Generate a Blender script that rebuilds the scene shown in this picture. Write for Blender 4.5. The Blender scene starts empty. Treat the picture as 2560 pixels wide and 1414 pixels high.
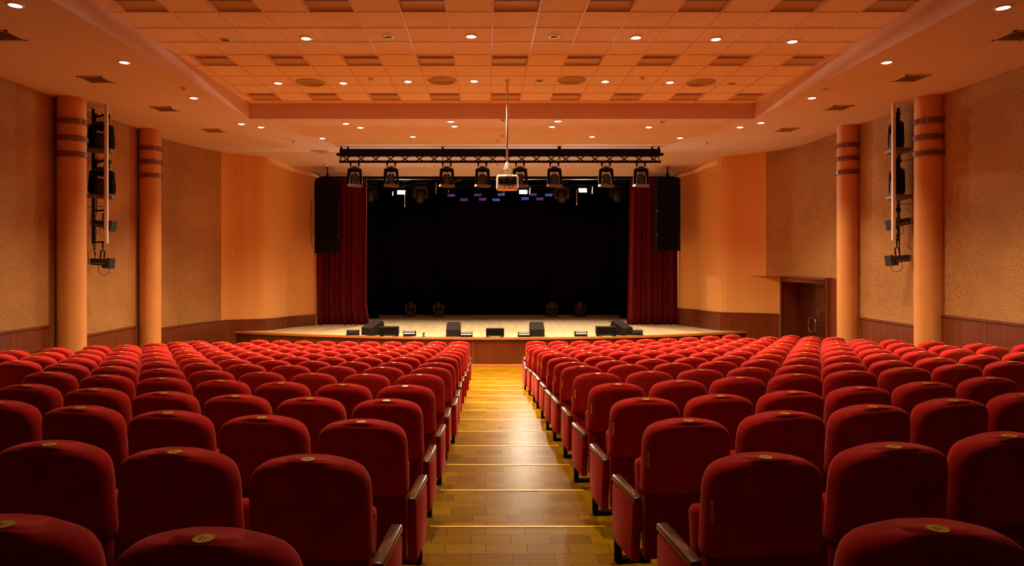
import bpy, bmesh, math, random
import numpy as np
from mathutils import Vector, Matrix, Euler
random.seed(7)
SC = bpy.context.scene
COL = SC.collection
PI = math.pi

# ------------------------------------------------------------------ camera
F, VX, HY = 1665.0, 1215.0, 653.0          # focal length in pixels, vanishing point, horizon
CZ = 2.93                                   # eye height above the flat floor before the stage
cam_d = bpy.data.cameras.new('camera')
cam = bpy.data.objects.new('camera', cam_d); COL.objects.link(cam)
cam.location = (0, 0, CZ); cam.rotation_euler = (PI/2, 0, 0)
cam_d.sensor_width = 36.0; cam_d.lens = 36.0*F/2560
cam_d.shift_x = (1280-VX)/2560; cam_d.shift_y = -(707-HY)/2560
cam_d.clip_start = 0.05; cam_d.clip_end = 200
SC.camera = cam

# ------------------------------------------------------------------ world, exposure
w = bpy.data.worlds.new('dark_world'); SC.world = w; w.use_nodes = True
w.node_tree.nodes['Background'].inputs[0].default_value = (1.0, 0.6, 0.35, 1)
w.node_tree.nodes['Background'].inputs[1].default_value = 0.0
vs = SC.view_settings
SC.display_settings.display_device = 'sRGB'
vs.view_transform = 'Standard'; vs.look = 'None'; vs.gamma = 1.0
vs.use_curve_mapping = False
vs.exposure = EXPOSURE = 0.0
LAMP_W = 730.0; LAMP_CONE = 114.0; SIDE_CONE = 104.0           # each downlight
FLOOD_W = 250.0                             # each stage flood
LAMP_RGB = (1.0, 0.73, 0.40)
FLOOD_RGB = (1.0, 0.83, 0.60)

def hmul(px, py, d):
    """point at depth d seen at photo pixel (px,py)"""
    return Vector(((px-VX)/F*d, d, CZ-(py-HY)/F*d))
HS, HC = 3.25, 3.60                         # heights of the soffit and of the tiled ceiling above the eye
ZS, ZC = CZ+HS, CZ+HC
def on_plane(px, py, h):                    # pixel on a horizontal plane h above the eye
    d = h*F/(HY-py)
    return Vector(((px-VX)/F*d, d, CZ+h))
SL0, SL1 = 19.8, 22.4                       # the soffit slopes down towards the stage opening
def soffit_z(y):
    if y <= SL0: return ZS
    return ZS-0.1477*(y-SL0)
def on_soffit(px, py):
    p = on_plane(px, py, HS)
    if p.y > SL0:
        k = (HY-py)/F
        d = (HS+0.1477*SL0)/(k+0.1477)
        p = Vector(((px-VX)/F*d, d, CZ+k*d))
    return p

# ------------------------------------------------------------------ materials
def newmat(name):
    m = bpy.data.materials.new(name); m.use_nodes = True
    nt = m.node_tree; b = nt.nodes['Principled BSDF']
    return m, nt, b
def nd(nt, t, **kw):
    n = nt.nodes.new(t)
    for k, v in kw.items():
        if k in n.inputs: n.inputs[k].default_value = v
        else: setattr(n, k, v)
    return n
def coords(nt, scale=(1,1,1), rot=(0,0,0)):
    tc = nd(nt, 'ShaderNodeTexCoord'); mp = nd(nt, 'ShaderNodeMapping')
    mp.inputs['Scale'].default_value = scale; mp.inputs['Rotation'].default_value = rot
    nt.links.new(tc.outputs['Object'], mp.inputs['Vector'])
    return mp.outputs['Vector']
def ramp(nt, fac, c0, c1, p0=0.3, p1=0.7):
    r = nd(nt, 'ShaderNodeValToRGB')
    r.color_ramp.elements[0].position = p0; r.color_ramp.elements[0].color = (*c0, 1)
    r.color_ramp.elements[1].position = p1; r.color_ramp.elements[1].color = (*c1, 1)
    nt.links.new(fac, r.inputs['Fac']); return r.outputs['Color']
def bump(nt, b, h, strength=0.3, dist=0.01):
    n = nd(nt, 'ShaderNodeBump', Strength=strength, Distance=dist)
    nt.links.new(h, n.inputs['Height']); nt.links.new(n.outputs['Normal'], b.inputs['Normal'])

def m_plain(name, c, rough=0.5, metal=0.0, var=0.12, scale=14, bmp=0.0):
    m, nt, b = newmat(name)
    v = coords(nt); n = nd(nt, 'ShaderNodeTexNoise', Scale=scale, Detail=4.0)
    nt.links.new(v, n.inputs['Vector'])
    lo = tuple(x*(1-var) for x in c); hi = tuple(min(1, x*(1+var)) for x in c)
    nt.links.new(ramp(nt, n.outputs['Fac'], lo, hi), b.inputs['Base Color'])
    b.inputs['Roughness'].default_value = rough; b.inputs['Metallic'].default_value = metal
    if rough >= 0.9: b.inputs['Specular IOR Level'].default_value = 0.05
    if bmp: bump(nt, b, n.outputs['Fac'], bmp, 0.004)
    return m
def m_fabric(name, c, sheen=0.35, scale=420):
    m, nt, b = newmat(name)
    v = coords(nt)
    n = nd(nt, 'ShaderNodeTexNoise', Scale=scale, Detail=3.0); nt.links.new(v, n.inputs['Vector'])
    n2 = nd(nt, 'ShaderNodeTexNoise', Scale=9.0, Detail=3.0); nt.links.new(v, n2.inputs['Vector'])
    mx = nd(nt, 'ShaderNodeMath', operation='ADD'); nt.links.new(n.outputs['Fac'], mx.inputs[0]); nt.links.new(n2.outputs['Fac'], mx.inputs[1])
    ml = nd(nt, 'ShaderNodeMath', operation='MULTIPLY'); nt.links.new(mx.outputs[0], ml.inputs[0]); ml.inputs[1].default_value = 0.5
    nt.links.new(ramp(nt, ml.outputs[0], tuple(x*0.7 for x in c), tuple(x*1.25 for x in c), 0.35, 0.65), b.inputs['Base Color'])
    b.inputs['Roughness'].default_value = 0.95
    b.inputs['Specular IOR Level'].default_value = 0.1
    b.inputs['Sheen Weight'].default_value = sheen; b.inputs['Sheen Roughness'].default_value = 0.45
    b.inputs['Sheen Tint'].default_value = (1.0, 0.25, 0.2, 1)
    bump(nt, b, n.outputs['Fac'], 0.25, 0.002)
    return m
def m_wood(name, c0, c1, rough=0.35, sc=(9, 9, 0.8), coat=0.0):
    m, nt, b = newmat(name)
    v = coords(nt, sc)
    n = nd(nt, 'ShaderNodeTexNoise', Scale=1.6, Detail=6.0, Roughness=0.65, Distortion=0.8); nt.links.new(v, n.inputs['Vector'])
    nt.links.new(ramp(nt, n.outputs['Fac'], c0, c1, 0.32, 0.68), b.inputs['Base Color'])
    b.inputs['Roughness'].default_value = rough
    b.inputs['Coat Weight'].default_value = coat; b.inputs['Coat Roughness'].default_value = 0.12
    bump(nt, b, n.outputs['Fac'], 0.06, 0.002)
    return m
def m_plaster(name, c, rough_scale=26, strength=1.0, dist=0.03, dark=0.55, patch=0.6):
    m, nt, b = newmat(name)
    v = coords(nt)
    n = nd(nt, 'ShaderNodeTexNoise', Scale=rough_scale, Detail=4.0, Roughness=0.6); nt.links.new(v, n.inputs['Vector'])
    n2 = nd(nt, 'ShaderNodeTexNoise', Scale=0.7, Detail=3.0); nt.links.new(v, n2.inputs['Vector'])
    ca = ramp(nt, n.outputs['Fac'], tuple(x*dark for x in c), tuple(min(1, x*1.12) for x in c), 0.38, 0.56)  # bump hollows coloured darker, painting shade into the pits
    mx = nd(nt, 'ShaderNodeMix', data_type='RGBA', blend_type='MULTIPLY'); mx.inputs['Factor'].default_value = patch
    nt.links.new(ca, mx.inputs['A'])
    nt.links.new(ramp(nt, n2.outputs['Fac'], (0.72, 0.66, 0.66), (1, 1, 1), 0.35, 0.6), mx.inputs['B'])
    nt.links.new(mx.outputs['Result'], b.inputs['Base Color'])
    b.inputs['Roughness'].default_value = 0.95; b.inputs['Specular IOR Level'].default_value = 0.1
    bump(nt, b, n.outputs['Fac'], strength, dist)
    return m
def m_brick(name, cols, bw, rh, mortar, mcol, rough, off=0.5, coat=0.0, grain=(3, 40, 3), rot=0.0):
    m, nt, b = newmat(name)
    v = coords(nt, (1,1,1), (0,0,rot))
    br = nd(nt, 'ShaderNodeTexBrick', Scale=1.0); nt.links.new(v, br.inputs['Vector'])
    br.offset = off; br.offset_frequency = 2; br.squash = 1.0
    br.inputs['Brick Width'].default_value = bw; br.inputs['Row Height'].default_value = rh
    br.inputs['Mortar Size'].default_value = mortar; br.inputs['Mortar Smooth'].default_value = 0.3
    br.inputs['Color1'].default_value = (0, 0, 0, 1); br.inputs['Color2'].default_value = (1, 1, 1, 1); br.inputs['Mortar'].default_value = (0.5, 0.5, 0.5, 1)
    mp2 = nd(nt, 'ShaderNodeMapping'); mp2.inputs['Scale'].default_value = grain; nt.links.new(v, mp2.inputs['Vector'])
    n = nd(nt, 'ShaderNodeTexNoise', Scale=1.3, Detail=6.0, Distortion=1.0); nt.links.new(mp2.outputs['Vector'], n.inputs['Vector'])
    a1 = nd(nt, 'ShaderNodeMath', operation='MULTIPLY_ADD'); a1.inputs[1].default_value = 0.5
    a2 = nd(nt, 'ShaderNodeMath', operation='MULTIPLY'); a2.inputs[1].default_value = 0.5
    sep = nd(nt, 'ShaderNodeSeparateColor'); nt.links.new(br.outputs['Color'], sep.inputs[0])
    nt.links.new(n.outputs['Fac'], a2.inputs[0])
    nt.links.new(sep.outputs[0], a1.inputs[0]); nt.links.new(a2.outputs[0], a1.inputs[2])
    ca = ramp(nt, a1.outputs[0], cols[0], cols[1], 0.2, 0.8)
    mx = nd(nt, 'ShaderNodeMix', data_type='RGBA'); nt.links.new(br.outputs['Fac'], mx.inputs['Factor'])
    nt.links.new(ca, mx.inputs['A']); mx.inputs['B'].default_value = (*mcol, 1)
    nt.links.new(mx.outputs['Result'], b.inputs['Base Color'])
    b.inputs['Roughness'].default_value = rough
    b.inputs['Coat Weight'].default_value = coat; b.inputs['Coat Roughness'].default_value = 0.2
    b.inputs['Specular IOR Level'].default_value = 0.022
    bump(nt, b, n.outputs['Fac'], 0.05, 0.002)
    return m
def m_emit(name, c, s, grid=False):
    m, nt, b = newmat(name)
    b.inputs['Base Color'].default_value = (*c, 1)
    b.inputs['Emission Color'].default_value = (*c, 1); b.inputs['Emission Strength'].default_value = s
    if grid:
        v = coords(nt); ck = nd(nt, 'ShaderNodeTexVoronoi', Scale=28.0); nt.links.new(v, ck.inputs['Vector'])
        nt.links.new(ramp(nt, ck.outputs['Distance'], c, tuple(x*0.15 for x in c), 0.2, 0.5), b.inputs['Emission Color'])
    return m

M = {}
M['seat'] = m_fabric('red_seat_fabric', (0.42, 0.013, 0.011), 0.45)
M['seat_back_shaded'] = m_fabric('red_seat_fabric_shaded', (0.27, 0.008, 0.009), 0.2)  # darker copy of the seat red, shade painted into the backs
M['arm'] = m_wood('dark_armrest_wood', (0.08, 0.032, 0.018), (0.15, 0.065, 0.036), 0.28, (30, 3, 30), 0.6)
M['backwall'] = m_plain('dark_rear_wall', (0.03, 0.012, 0.008), 0.9)
M['black'] = m_plain('black_metal', (0.010, 0.009, 0.009), 0.92, 0.0)
M['plate'] = m_plain('yellow_number_plate', (0.58, 0.38, 0.015), 0.4, 0.0)
M['ink'] = m_plain('dark_number_ink', (0.02, 0.015, 0.01), 0.6)
M['floor'] = m_brick('oak_parquet', ((0.185, 0.082, 0.002), (0.30, 0.165, 0.004)), 0.27, 0.148, 0.003, (0.12, 0.048, 0.002), 0.31, 0.37, 0.0)
M['nosing'] = m_plain('yellow_nosing', (0.78, 0.50, 0.01), 0.4)
M['stage'] = m_brick('pale_stage_boards', ((0.53, 0.385, 0.225), (0.66, 0.51, 0.32)), 1.4, 0.085, 0.001, (0.5, 0.36, 0.22), 0.45, 0.37, 0.1, (1.5, 14, 3), PI/2)
M['fascia'] = m_wood('stage_front_veneer', (0.10, 0.018, 0.005), (0.145, 0.028, 0.007), 0.35, (7, 7, 0.7), 0.2)
M['ledge'] = m_wood('stage_edge_wood', (0.42, 0.14, 0.03), (0.55, 0.2, 0.05), 0.35, (1, 8, 8), 0.2)
M['wainscot'] = m_wood('wainscot_veneer', (0.13, 0.026, 0.008), (0.20, 0.045, 0.012), 0.38, (8, 8, 0.7), 0.15)
M['seam'] = m_plain('veneer_seam', (0.30, 0.10, 0.03), 0.5)
M['ring'] = m_wood('column_ring_wood', (0.13, 0.028, 0.012), (0.2, 0.045, 0.02), 0.22, (3, 3, 20), 0.5)
M['rough'] = m_plaster('rough_plaster', (0.58, 0.31, 0.12), 42, 1.0, 0.03, 0.70, 0.7)
M['smooth'] = m_plaster('smooth_plaster', (0.78, 0.42, 0.15), 60, 0.15, 0.004, 0.95, 0.12)
M['column'] = m_plain('column_paint', (0.64, 0.29, 0.085), 0.7, 0, 0.05, 3)
M['ceil'] = m_plain('ceiling_paint', (0.79, 0.61, 0.53), 0.95, 0, 0.03, 3)
M['tile'] = m_plaster('ceiling_tile', (0.93, 0.74, 0.64), 70, 0.3, 0.004, 0.93, 0.15)
M['tbar'] = m_plain('ceiling_grid_bar', (0.80, 0.56, 0.45), 0.5, 0, 0.03)
M['louvre'] = m_plain('louvre_metal', (0.62, 0.45, 0.37), 0.4, 0.0, 0.05)
M['vent'] = m_plain('vent_olive', (0.52, 0.38, 0.18), 0.6, 0.0, 0.1)
M['white'] = m_plain('white_enamel', (0.76, 0.68, 0.62), 0.4, 0, 0.04)
M['pipe'] = m_plain('cream_pipe', (0.74, 0.55, 0.36), 0.45, 0, 0.05)
M['bulb'] = m_emit('lamp_glow', (1.0, 0.86, 0.60), 28.0)
M['off'] = m_plain('unlit_lamp', (0.10, 0.06, 0.035), 0.3)
M['flood'] = m_emit('flood_glow', (1.0, 0.93, 0.75), 60.0)
M['velvet'] = m_fabric('crimson_velvet', (0.11, 0.0015, 0.009), 0.2, 200)
M['blackcloth'] = m_fabric('black_drape', (0.0022, 0.002, 0.002), 0.0, 120)
M['blackwall'] = m_plain('black_stage_wall', (0.0025, 0.002, 0.002), 1.0)
M['fixture'] = m_plain('black_fixture', (0.022, 0.020, 0.019), 0.38, 0.0, 0.2)
M['fixture_brown'] = m_plain('dark_fixture_body', (0.03, 0.023, 0.018), 0.5, 0.0, 0.2)
M['tray'] = m_plain('fixture_tray', (0.16, 0.12, 0.095), 0.5, 0.0, 0.15)
M['speaker'] = m_plain('speaker_grille', (0.008, 0.007, 0.007), 0.95, 0.0, 0.3, 200, 0.2)
M['monitor'] = m_plain('monitor_paint', (0.022, 0.018, 0.017), 0.9, 0.0, 0.2, 60, 0.1)
M['silver'] = m_plain('brushed_aluminium', (0.42, 0.37, 0.32), 0.45, 0.6, 0.08)
M['chrome'] = m_plain('brass_handle', (0.80, 0.62, 0.42), 0.22, 1.0, 0.05)
M['doorwood'] = m_wood('dark_door_wood', (0.055, 0.012, 0.005), (0.10, 0.024, 0.009), 0.3, (7, 7, 0.7), 0.3)
M['lens'] = m_plain('lens_glass', (0.01, 0.012, 0.02), 0.04)
M['led_blue'] = m_emit('blue_led_face', (0.10, 0.18, 0.95), 0.8, True)
M['led_violet'] = m_emit('violet_led_face', (0.22, 0.10, 0.75), 0.35, True)
M['red_led'] = m_emit('red_indicator', (1.0, 0.03, 0.02), 3.0)
M['cable'] = m_plain('black_cable', (0.014, 0.012, 0.011), 0.6)
M['cord'] = m_plain('pale_cord', (0.62, 0.56, 0.50), 0.6)
M['paper'] = m_plain('white_tape', (0.75, 0.68, 0.6), 0.7)

# ------------------------------------------------------------------ mesh helpers
class MB:
    """collects shapes; build() links them as ONE mesh object"""
    def __init__(s): s.bm = bmesh.new()
    def box(s, c, size, rot=None, bev=0.0, seg=2):
        r = bmesh.ops.create_cube(s.bm, size=1.0); vs_ = r['verts']
        for v in vs_: v.co = Vector((v.co.x*size[0], v.co.y*size[1], v.co.z*size[2]))
        if bev:
            es = list({e for v in vs_ for e in v.link_edges})
            g = bmesh.ops.bevel(s.bm, geom=es, offset=bev, segments=seg, profile=0.5, affect='EDGES')
            vs_ = list({v for f in g['faces'] for v in f.verts} | {v for v in vs_ if v.is_valid})
        mat = Matrix.Translation(Vector(c))
        if rot: mat = mat @ Euler(rot).to_matrix().to_4x4()
        for v in vs_: v.co = mat @ v.co
        return s
    def poly(s, pts):
        s.bm.faces.new([s.bm.verts.new(p) for p in pts]); return s
    def grid(s, rows, closed=False):
        V = [[s.bm.verts.new(p) for p in r] for r in rows]
        n = len(V[0])
        for a, b in zip(V[:-1], V[1:]):
            for i in range(n if closed else n-1):
                j = (i+1) % n
                s.bm.faces.new((a[i], a[j], b[j], b[i]))
        return V
    def tube(s, pts, r, seg=8, caps=True):
        pts = [Vector(p) for p in pts]; rings = []
        up = None
        for i, p in enumerate(pts):
            t = (pts[min(i+1, len(pts)-1)]-pts[max(i-1, 0)]).normalized()
            if up is None:
                up = Vector((0, 0, 1)) if abs(t.z) < 0.9 else Vector((0, 1, 0))
            a = t.cross(up).normalized(); b = a.cross(t).normalized(); up = b
            rr = r[i] if isinstance(r, (list, tuple)) else r
            rings.append([p+a*rr*math.cos(2*PI*k/seg)+b*rr*math.sin(2*PI*k/seg) for k in range(seg)])
        V = s.grid(rings, True)
        if caps:
            s.bm.faces.new(V[0]); s.bm.faces.new(V[-1][::-1])
        return s
    def lathe(s, prof, c=(0, 0, 0), seg=20, axis='z', caps=True):
        c = Vector(c); rings = []
        for r, h in prof:
            ring = []
            for k in range(seg):
                a = 2*PI*k/seg; x, y = r*math.cos(a), r*math.sin(a)
                q = {'z': (x, y, h), 'y': (x, h, y), 'x': (h, x, y)}[axis]
                ring.append(c+Vector(q))
            rings.append(ring)
        V = s.grid(rings, True)
        if caps:
            s.bm.faces.new(V[0][::-1]); s.bm.faces.new(V[-1])
        return s
    def prism(s, pts, axis, lo, hi):
        """extrude a 2D outline; axis 'x': pts are (y,z); 'y': (x,z); 'z': (x,y)"""
        def q(p, h): return {'x': (h, p[0], p[1]), 'y': (p[0], h, p[1]), 'z': (p[0], p[1], h)}[axis]
        A = [s.bm.verts.new(q(p, lo)) for p in pts]; B = [s.bm.verts.new(q(p, hi)) for p in pts]
        s.bm.faces.new(A); s.bm.faces.new(B[::-1])
        n = len(pts)
        for i in range(n):
            j = (i+1) % n; s.bm.faces.new((A[i], B[i], B[j], A[j]))
        return s
    def xf(s, mat):
        for v in s.bm.verts: v.co = mat @ v.co
        return s
    def build(s, name, mat, parent=None, smooth=False, angle=None):
        bmesh.ops.recalc_face_normals(s.bm, faces=s.bm.faces)
        me = bpy.data.meshes.new(name); s.bm.to_mesh(me); s.bm.free()
        if smooth or angle:
            for p in me.polygons: p.use_smooth = True
            if angle: me.set_sharp_from_angle(angle=math.radians(angle))
        me.materials.append(mat)
        o = bpy.data.objects.new(name, me); COL.objects.link(o)
        if parent: o.parent = parent
        return o
def tag(o, label=None, cat=None, group=None, kind=None):
    if label: o['label'] = label
    if cat: o['category'] = cat
    if group: o['group'] = group
    if kind: o['kind'] = kind
    return o
def thing(name, label, cat, loc=(0, 0, 0), rz=0.0, group=None, rot=None):
    o = bpy.data.objects.new(name, None); COL.objects.link(o)
    o.empty_display_size = 0.2
    o.location = loc; o.rotation_euler = rot if rot else (0, 0, rz)
    return tag(o, label, cat, group)
KIDS = {}
def kids(o): return [c for c in bpy.data.objects if c.parent is o] if o.name not in KIDS else KIDS[o.name]
def dup(o, loc=None, rz=None, label=None, group=None, parent=None, skip=(), tree=None):
    """copy a thing with its parts and sub-parts"""
    c = o.copy(); COL.objects.link(c)
    if parent: c.parent = parent
    else:
        if loc is not None: c.location = loc
        if rz is not None: c.rotation_euler = (0, 0, rz)
        if label: c['label'] = label
        if group: c['group'] = group
    for ch in (kids(o)):
        if ch.name.split('.')[0] in skip: continue
        dup(ch, parent=c, skip=skip)
    return c
def struct(o): return tag(o, kind='structure')
ORD = ['first','second','third','fourth','fifth','sixth','seventh','eighth','ninth','tenth','eleventh','twelfth','thirteenth','fourteenth','fifteenth']

# ------------------------------------------------------------------ seat rows measured in the photo
# (pixel x, pixel y * 10) of every visible seat-back crest, from the aisle outwards; row 14 is nearest the stage
LEFT={14:[(1148,8537),(1093,8530),(1036,8530),(980,8530),(926,8540),(870,8547),(815,8527),(759,8512),(703,8510),(648,8493)],
 13:[(1145,8603),(1085,8603),(1025,8613),(968,8613),(905,8630),(846,8620),(788,8608),(731,8588),(673,8567),(611,8552),(553,8542),(496,8530)],
 12:[(1139,8639),(1074,8649),(1010,8660),(948,8660),(882,8684),(819,8680),(754,8654),(692,8639),(631,8623),(566,8608),(507,8573),(445,8552)],
 11:[(1132,8705),(1063,8715),(992,8720),(925,8745),(855,8725),(786,8695),(715,8700),(649,8674),(583,8649),(516,8628),(451,8608),(392,8573)],
 10:[(1124,8770),(1048,8780),(971,8790),(897,8800),(823,8786),(748,8765),(674,8750),(602,8725),(527,8710),(453,8695),(391,8654),(320,8628)],
 9:[(1113,8847),(1031,8850),(949,8860),(868,8860),(786,8847),(704,8830),(625,8800),(546,8776),(468,8755),(390,8723),(314,8684),(244,8644)],
 8:[(1102,8920),(1010,8920),(919,8950),(828,8938),(739,8933),(650,8908),(562,8857),(474,8837),(389,8806),(305,8776),(222,8745),(145,8710)],
 7:[(1087,9040),(985,9060),(885,9070),(784,9045),(689,9004),(587,8974),(490,8938),(393,8903),(300,8877),(206,8842),(118,8810),(39,8766)],
 6:[(1070,9177),(957,9177),(843,9177),(732,9136),(618,9096),(504,9065),(397,9035),(291,8989),(184,8959),(91,8898),(5,8857)],
 5:[(1046,9350),(918,9360),(786,9340),(653,9290),(526,9279),(404,9210),(282,9157),(168,9096),(48,9020)],
 4:[(1012,9630),(862,9614),(706,9558),(556,9500),(407,9451),(266,9375),(126,9309)],
 3:[(966,9990),(780,9950),(594,9890),(411,9800),(239,9715),(75,9625)],
 2:[(904,10520),(662,10410),(428,10300),(202,10180),(4,10040)],
 1:[(775,11440),(445,11260),(133,11080)],
 0:[(508,13380)]}
RIGHT={14:[(1341,8523),(1396,8518),(1452,8520),(1505,8518),(1560,8508),(1616,8470),(1670,8447),(1724,8420),(1775,8396),(1828,8370)],
 13:[(1345,8605),(1403,8603),(1465,8605),(1522,8595),(1581,8584),(1641,8534),(1698,8520),(1756,8498),(1813,8478),(1867,8440),(1921,8417),(1976,8386)],
 12:[(1353,8657),(1412,8660),(1479,8650),(1543,8640),(1603,8630),(1669,8559),(1730,8539),(1791,8518),(1851,8493),(1911,8473),(1971,8442),(2025,8422)],
 11:[(1366,8700),(1433,8696),(1501,8686),(1571,8680),(1639,8630),(1704,8600),(1771,8574),(1835,8554),(1902,8529),(1963,8473),(2024,8468),(2083,8437)],
 10:[(1379,8762),(1454,8757),(1528,8747),(1603,8737),(1672,8676),(1743,8655),(1815,8625),(1884,8600),(1953,8574),(2023,8544),(2083,8513),(2154,8483)],
 9:[(1392,8816),(1471,8813),(1551,8798),(1635,8757),(1714,8730),(1790,8706),(1869,8686),(1944,8650),(2014,8605),(2086,8570),(2162,8530),(2233,8493)],
 8:[(1410,8920),(1499,8910),(1591,8899),(1676,8828),(1761,8808),(1847,8767),(1934,8737),(2013,8690),(2093,8655),(2173,8615),(2250,8564),(2333,8534)],
 7:[(1432,9040),(1532,9025),(1632,8975),(1728,8940),(1823,8894),(1915,8838),(2009,8808),(2100,8760),(2190,8730),(2277,8676),(2362,8630),(2444,8590)],
 6:[(1456,9140),(1575,9128),(1685,9080),(1792,9036),(1894,8970),(2000,8930),(2109,8899),(2210,8843),(2307,8788),(2398,8716),(2486,8666),(2562,8610)],
 5:[(1495,9330),(1624,9285),(1749,9229),(1873,9179),(2000,9138),(2116,9070),(2228,9016),(2338,8945),(2452,8889),(2554,8798)],
 4:[(1546,9590),(1694,9509),(1840,9430),(1987,9360),(2132,9265),(2267,9194),(2396,9107),(2518,9040)],
 3:[(1615,9960),(1794,9875),(1976,9790),(2150,9675),(2315,9560),(2467,9440)],
 2:[(1720,10490),(1948,10310),(2176,10150),(2382,9990),(2555,9850)],
 1:[(1907,11390),(2225,11135),(2512,10865)],
 0:[(2320,13140)]}

RA, RB, RK, CREST = 0.799, 2.741, 0.0859, 0.998
def crest_h(m): return RA+RK*m
def zf(m): return CZ-(crest_h(min(m, 13))+CREST)
def row_fit(T, r):
    m = r-1; P = np.array(T[r], float); P[:, 1] /= 10
    n = len(P); i = np.arange(n)
    deg = min(2, n-1)
    xs = np.polyval(np.polyfit(i, P[:, 0], deg), i) if n > 2 else P[:, 0]
    if n > 2:
        ys = np.polyval(np.polyfit(P[:, 0], P[:, 1], 2), xs)
    else: ys = P[:, 1]
    d = crest_h(m)*F/(ys-HY); x = (xs-VX)/F*d
    return x, d
SEATS = {}; KL = {}; KR = {}; DL = {}; DR = {}
for r in range(15):
    for T, side, K, D in ((LEFT, 'l', KL, DL), (RIGHT, 'r', KR, DR)):
        x, d = row_fit(T, r)
        SEATS[(r, side)] = (x, d)
        t = np.abs(x-x[0])
        if len(x) > 3:
            q = np.linalg.lstsq(np.c_[np.ones(len(t)), t**2], d, rcond=None)[0]; D[r], K[r] = float(q[0]), float(q[1])
for r in (1, 0, -1, -2, -3):
    for K, D in ((KL, DL), (KR, DR)):
        K[r] = K[2]; D[r] = RB+r-1
for D in (DL, DR): D[0] = RB-1; D[1] = RB
TL = {r: max(2.4, abs(SEATS[(max(r, 2), 'l')][0][-1])-0.6) for r in range(-3, 15)}
TR = {r: max(2.4, abs(SEATS[(max(r, 2), 'r')][0][-1])-1.1) for r in range(-3, 15)}
def sag(k, t, tm): return k*t*t if t < tm else k*tm*tm+2*k*tm*(t-tm)
def row_y(r, x):                            # plan line of the step edge under row r
    y0 = RB+r-1
    if x < -0.45: t = -0.45-x; return y0+(DL[r]-y0)*min(1, t/1.0)+sag(KL[r], t, TL[r])
    if x > 0.90: t = x-0.90; return y0+(DR[r]-y0)*min(1, t/1.0)+sag(KR[r], t, TR[r])
    return y0

# ------------------------------------------------------------------ floor
WALL_L = [(-8.55, -3.2), (-8.55, 17.5), (-8.24, 18.92), (-7.80, 19.82), (-7.16, 20.1), (-6.64, 20.35), (-6.15, 21.33), (-5.60, 21.98), (-5.58, 22.4)]
WALL_R = [(9.08, -3.2), (8.86, 18.3), (8.70, 19.1), (8.36, 19.7), (7.85, 20.0), (7.16, 20.25), (6.84, 20.9), (6.70, 21.4), (6.36, 21.98), (6.34, 22.4)]
def dense(pl, n=5):
    """round a plan polyline with a Catmull-Rom spline"""
    P = [Vector((p[0], p[1], 0)) for p in pl]; out = []
    for i in range(len(P)-1):
        p0, p1, p2, p3 = P[max(i-1, 0)], P[i], P[i+1], P[min(i+2, len(P)-1)]
        if (p2-p1).length > 4: out.append(p1); continue
        if (p1-p0).length > 4: p0 = p1-(p1-p0).normalized()
        for k in range(n):
            t = k/n
            out.append(0.5*((2*p1)+(p2-p0)*t+(2*p0-5*p1+4*p2-p3)*t*t+(3*p1-p0-3*p2+p3)*t**3))
    out.append(P[-1]); return [(p.x, p.y) for p in out]
WL, WR = dense(WALL_L), dense(WALL_R)
def wx(W, y): return float(np.interp(y, [p[1] for p in W], [p[0] for p in W]))
STX = 0.35
def fascia_y(x): return 18.35+(0.0265 if x < STX else 0.030)*(x-STX)**2
ZST = CZ-2.10
xs_f = sorted(set([round(-8.5+0.25*i, 3) for i in range(71)]+[-0.45, 0.90]))
b = MB()
for r in range(-2, 15):
    z = zf(r-1)
    y0 = [row_y(r, x) for x in xs_f]
    y1 = [row_y(r+1, x) for x in xs_f] if r < 14 else [21.5]*len(xs_f)
    b.grid([[(x, y, z) for x, y in zip(xs_f, y0)], [(x, y, z) for x, y in zip(xs_f, y1)]])
    if r < 14:
        b.grid([[(x, y, z) for x, y in zip(xs_f, y1)], [(x, y, zf(r)) for x, y in zip(xs_f, y1)]])
b.grid([[(x, -3.2, zf(-3)) for x in xs_f], [(x, row_y(-2, x), zf(-3)) for x in xs_f], [(x, row_y(-2, x)+0.001, zf(-3)) for x in xs_f]])
struct(b.build('floor', M['floor']))
TRIM = [0]
def trim(bm, mat, **kw):
    TRIM[0] += 1
    return struct(bm.build('trim_%d' % TRIM[0], mat, **kw))
for r in range(2, 15):
    y = RB+r-1; z = zf(r-2)
    trim(MB().box((0.225, y-0.012, z-0.004), (1.24, 0.026, 0.014)), M['nosing'])

# ------------------------------------------------------------------ walls
def wall(name, plan, zlo, zhi, mat, out, th=0.15, tops=None):
    """inner face along the plan line, thickness outwards (out = -1 left, +1 right)"""
    b = MB(); n = len(plan); inner = []; outer = []
    for i, (x, y) in enumerate(plan):
        a = plan[max(i-1, 0)]; c = plan[min(i+1, n-1)]
        t = Vector((c[0]-a[0], c[1]-a[1], 0)).normalized()
        nrm = Vector((t.y, -t.x, 0))
        if nrm.x*out < 0: nrm = -nrm
        inner.append((x, y)); outer.append((x+nrm.x*th, y+nrm.y*th))
    hi = [(zhi(p[1]) if callable(zhi) else zhi) for p in plan]
    lo = [(zlo(p[1]) if callable(zlo) else zlo) for p in plan]
    b.grid([[(p[0], p[1], l) for p, l in zip(inner, lo)], [(p[0], p[1], h) for p, h in zip(inner, hi)],
            [(p[0], p[1], h) for p, h in zip(outer, hi)], [(p[0], p[1], l) for p, l in zip(outer, lo)]])
    b.poly([(*inner[0], lo[0]), (*inner[0], hi[0]), (*outer[0], hi[0]), (*outer[0], lo[0])])
    b.poly([(*inner[-1], lo[-1]), (*inner[-1], hi[-1]), (*outer[-1], hi[-1]), (*outer[-1], lo[-1])])
    return b.build(name, mat)
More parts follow.
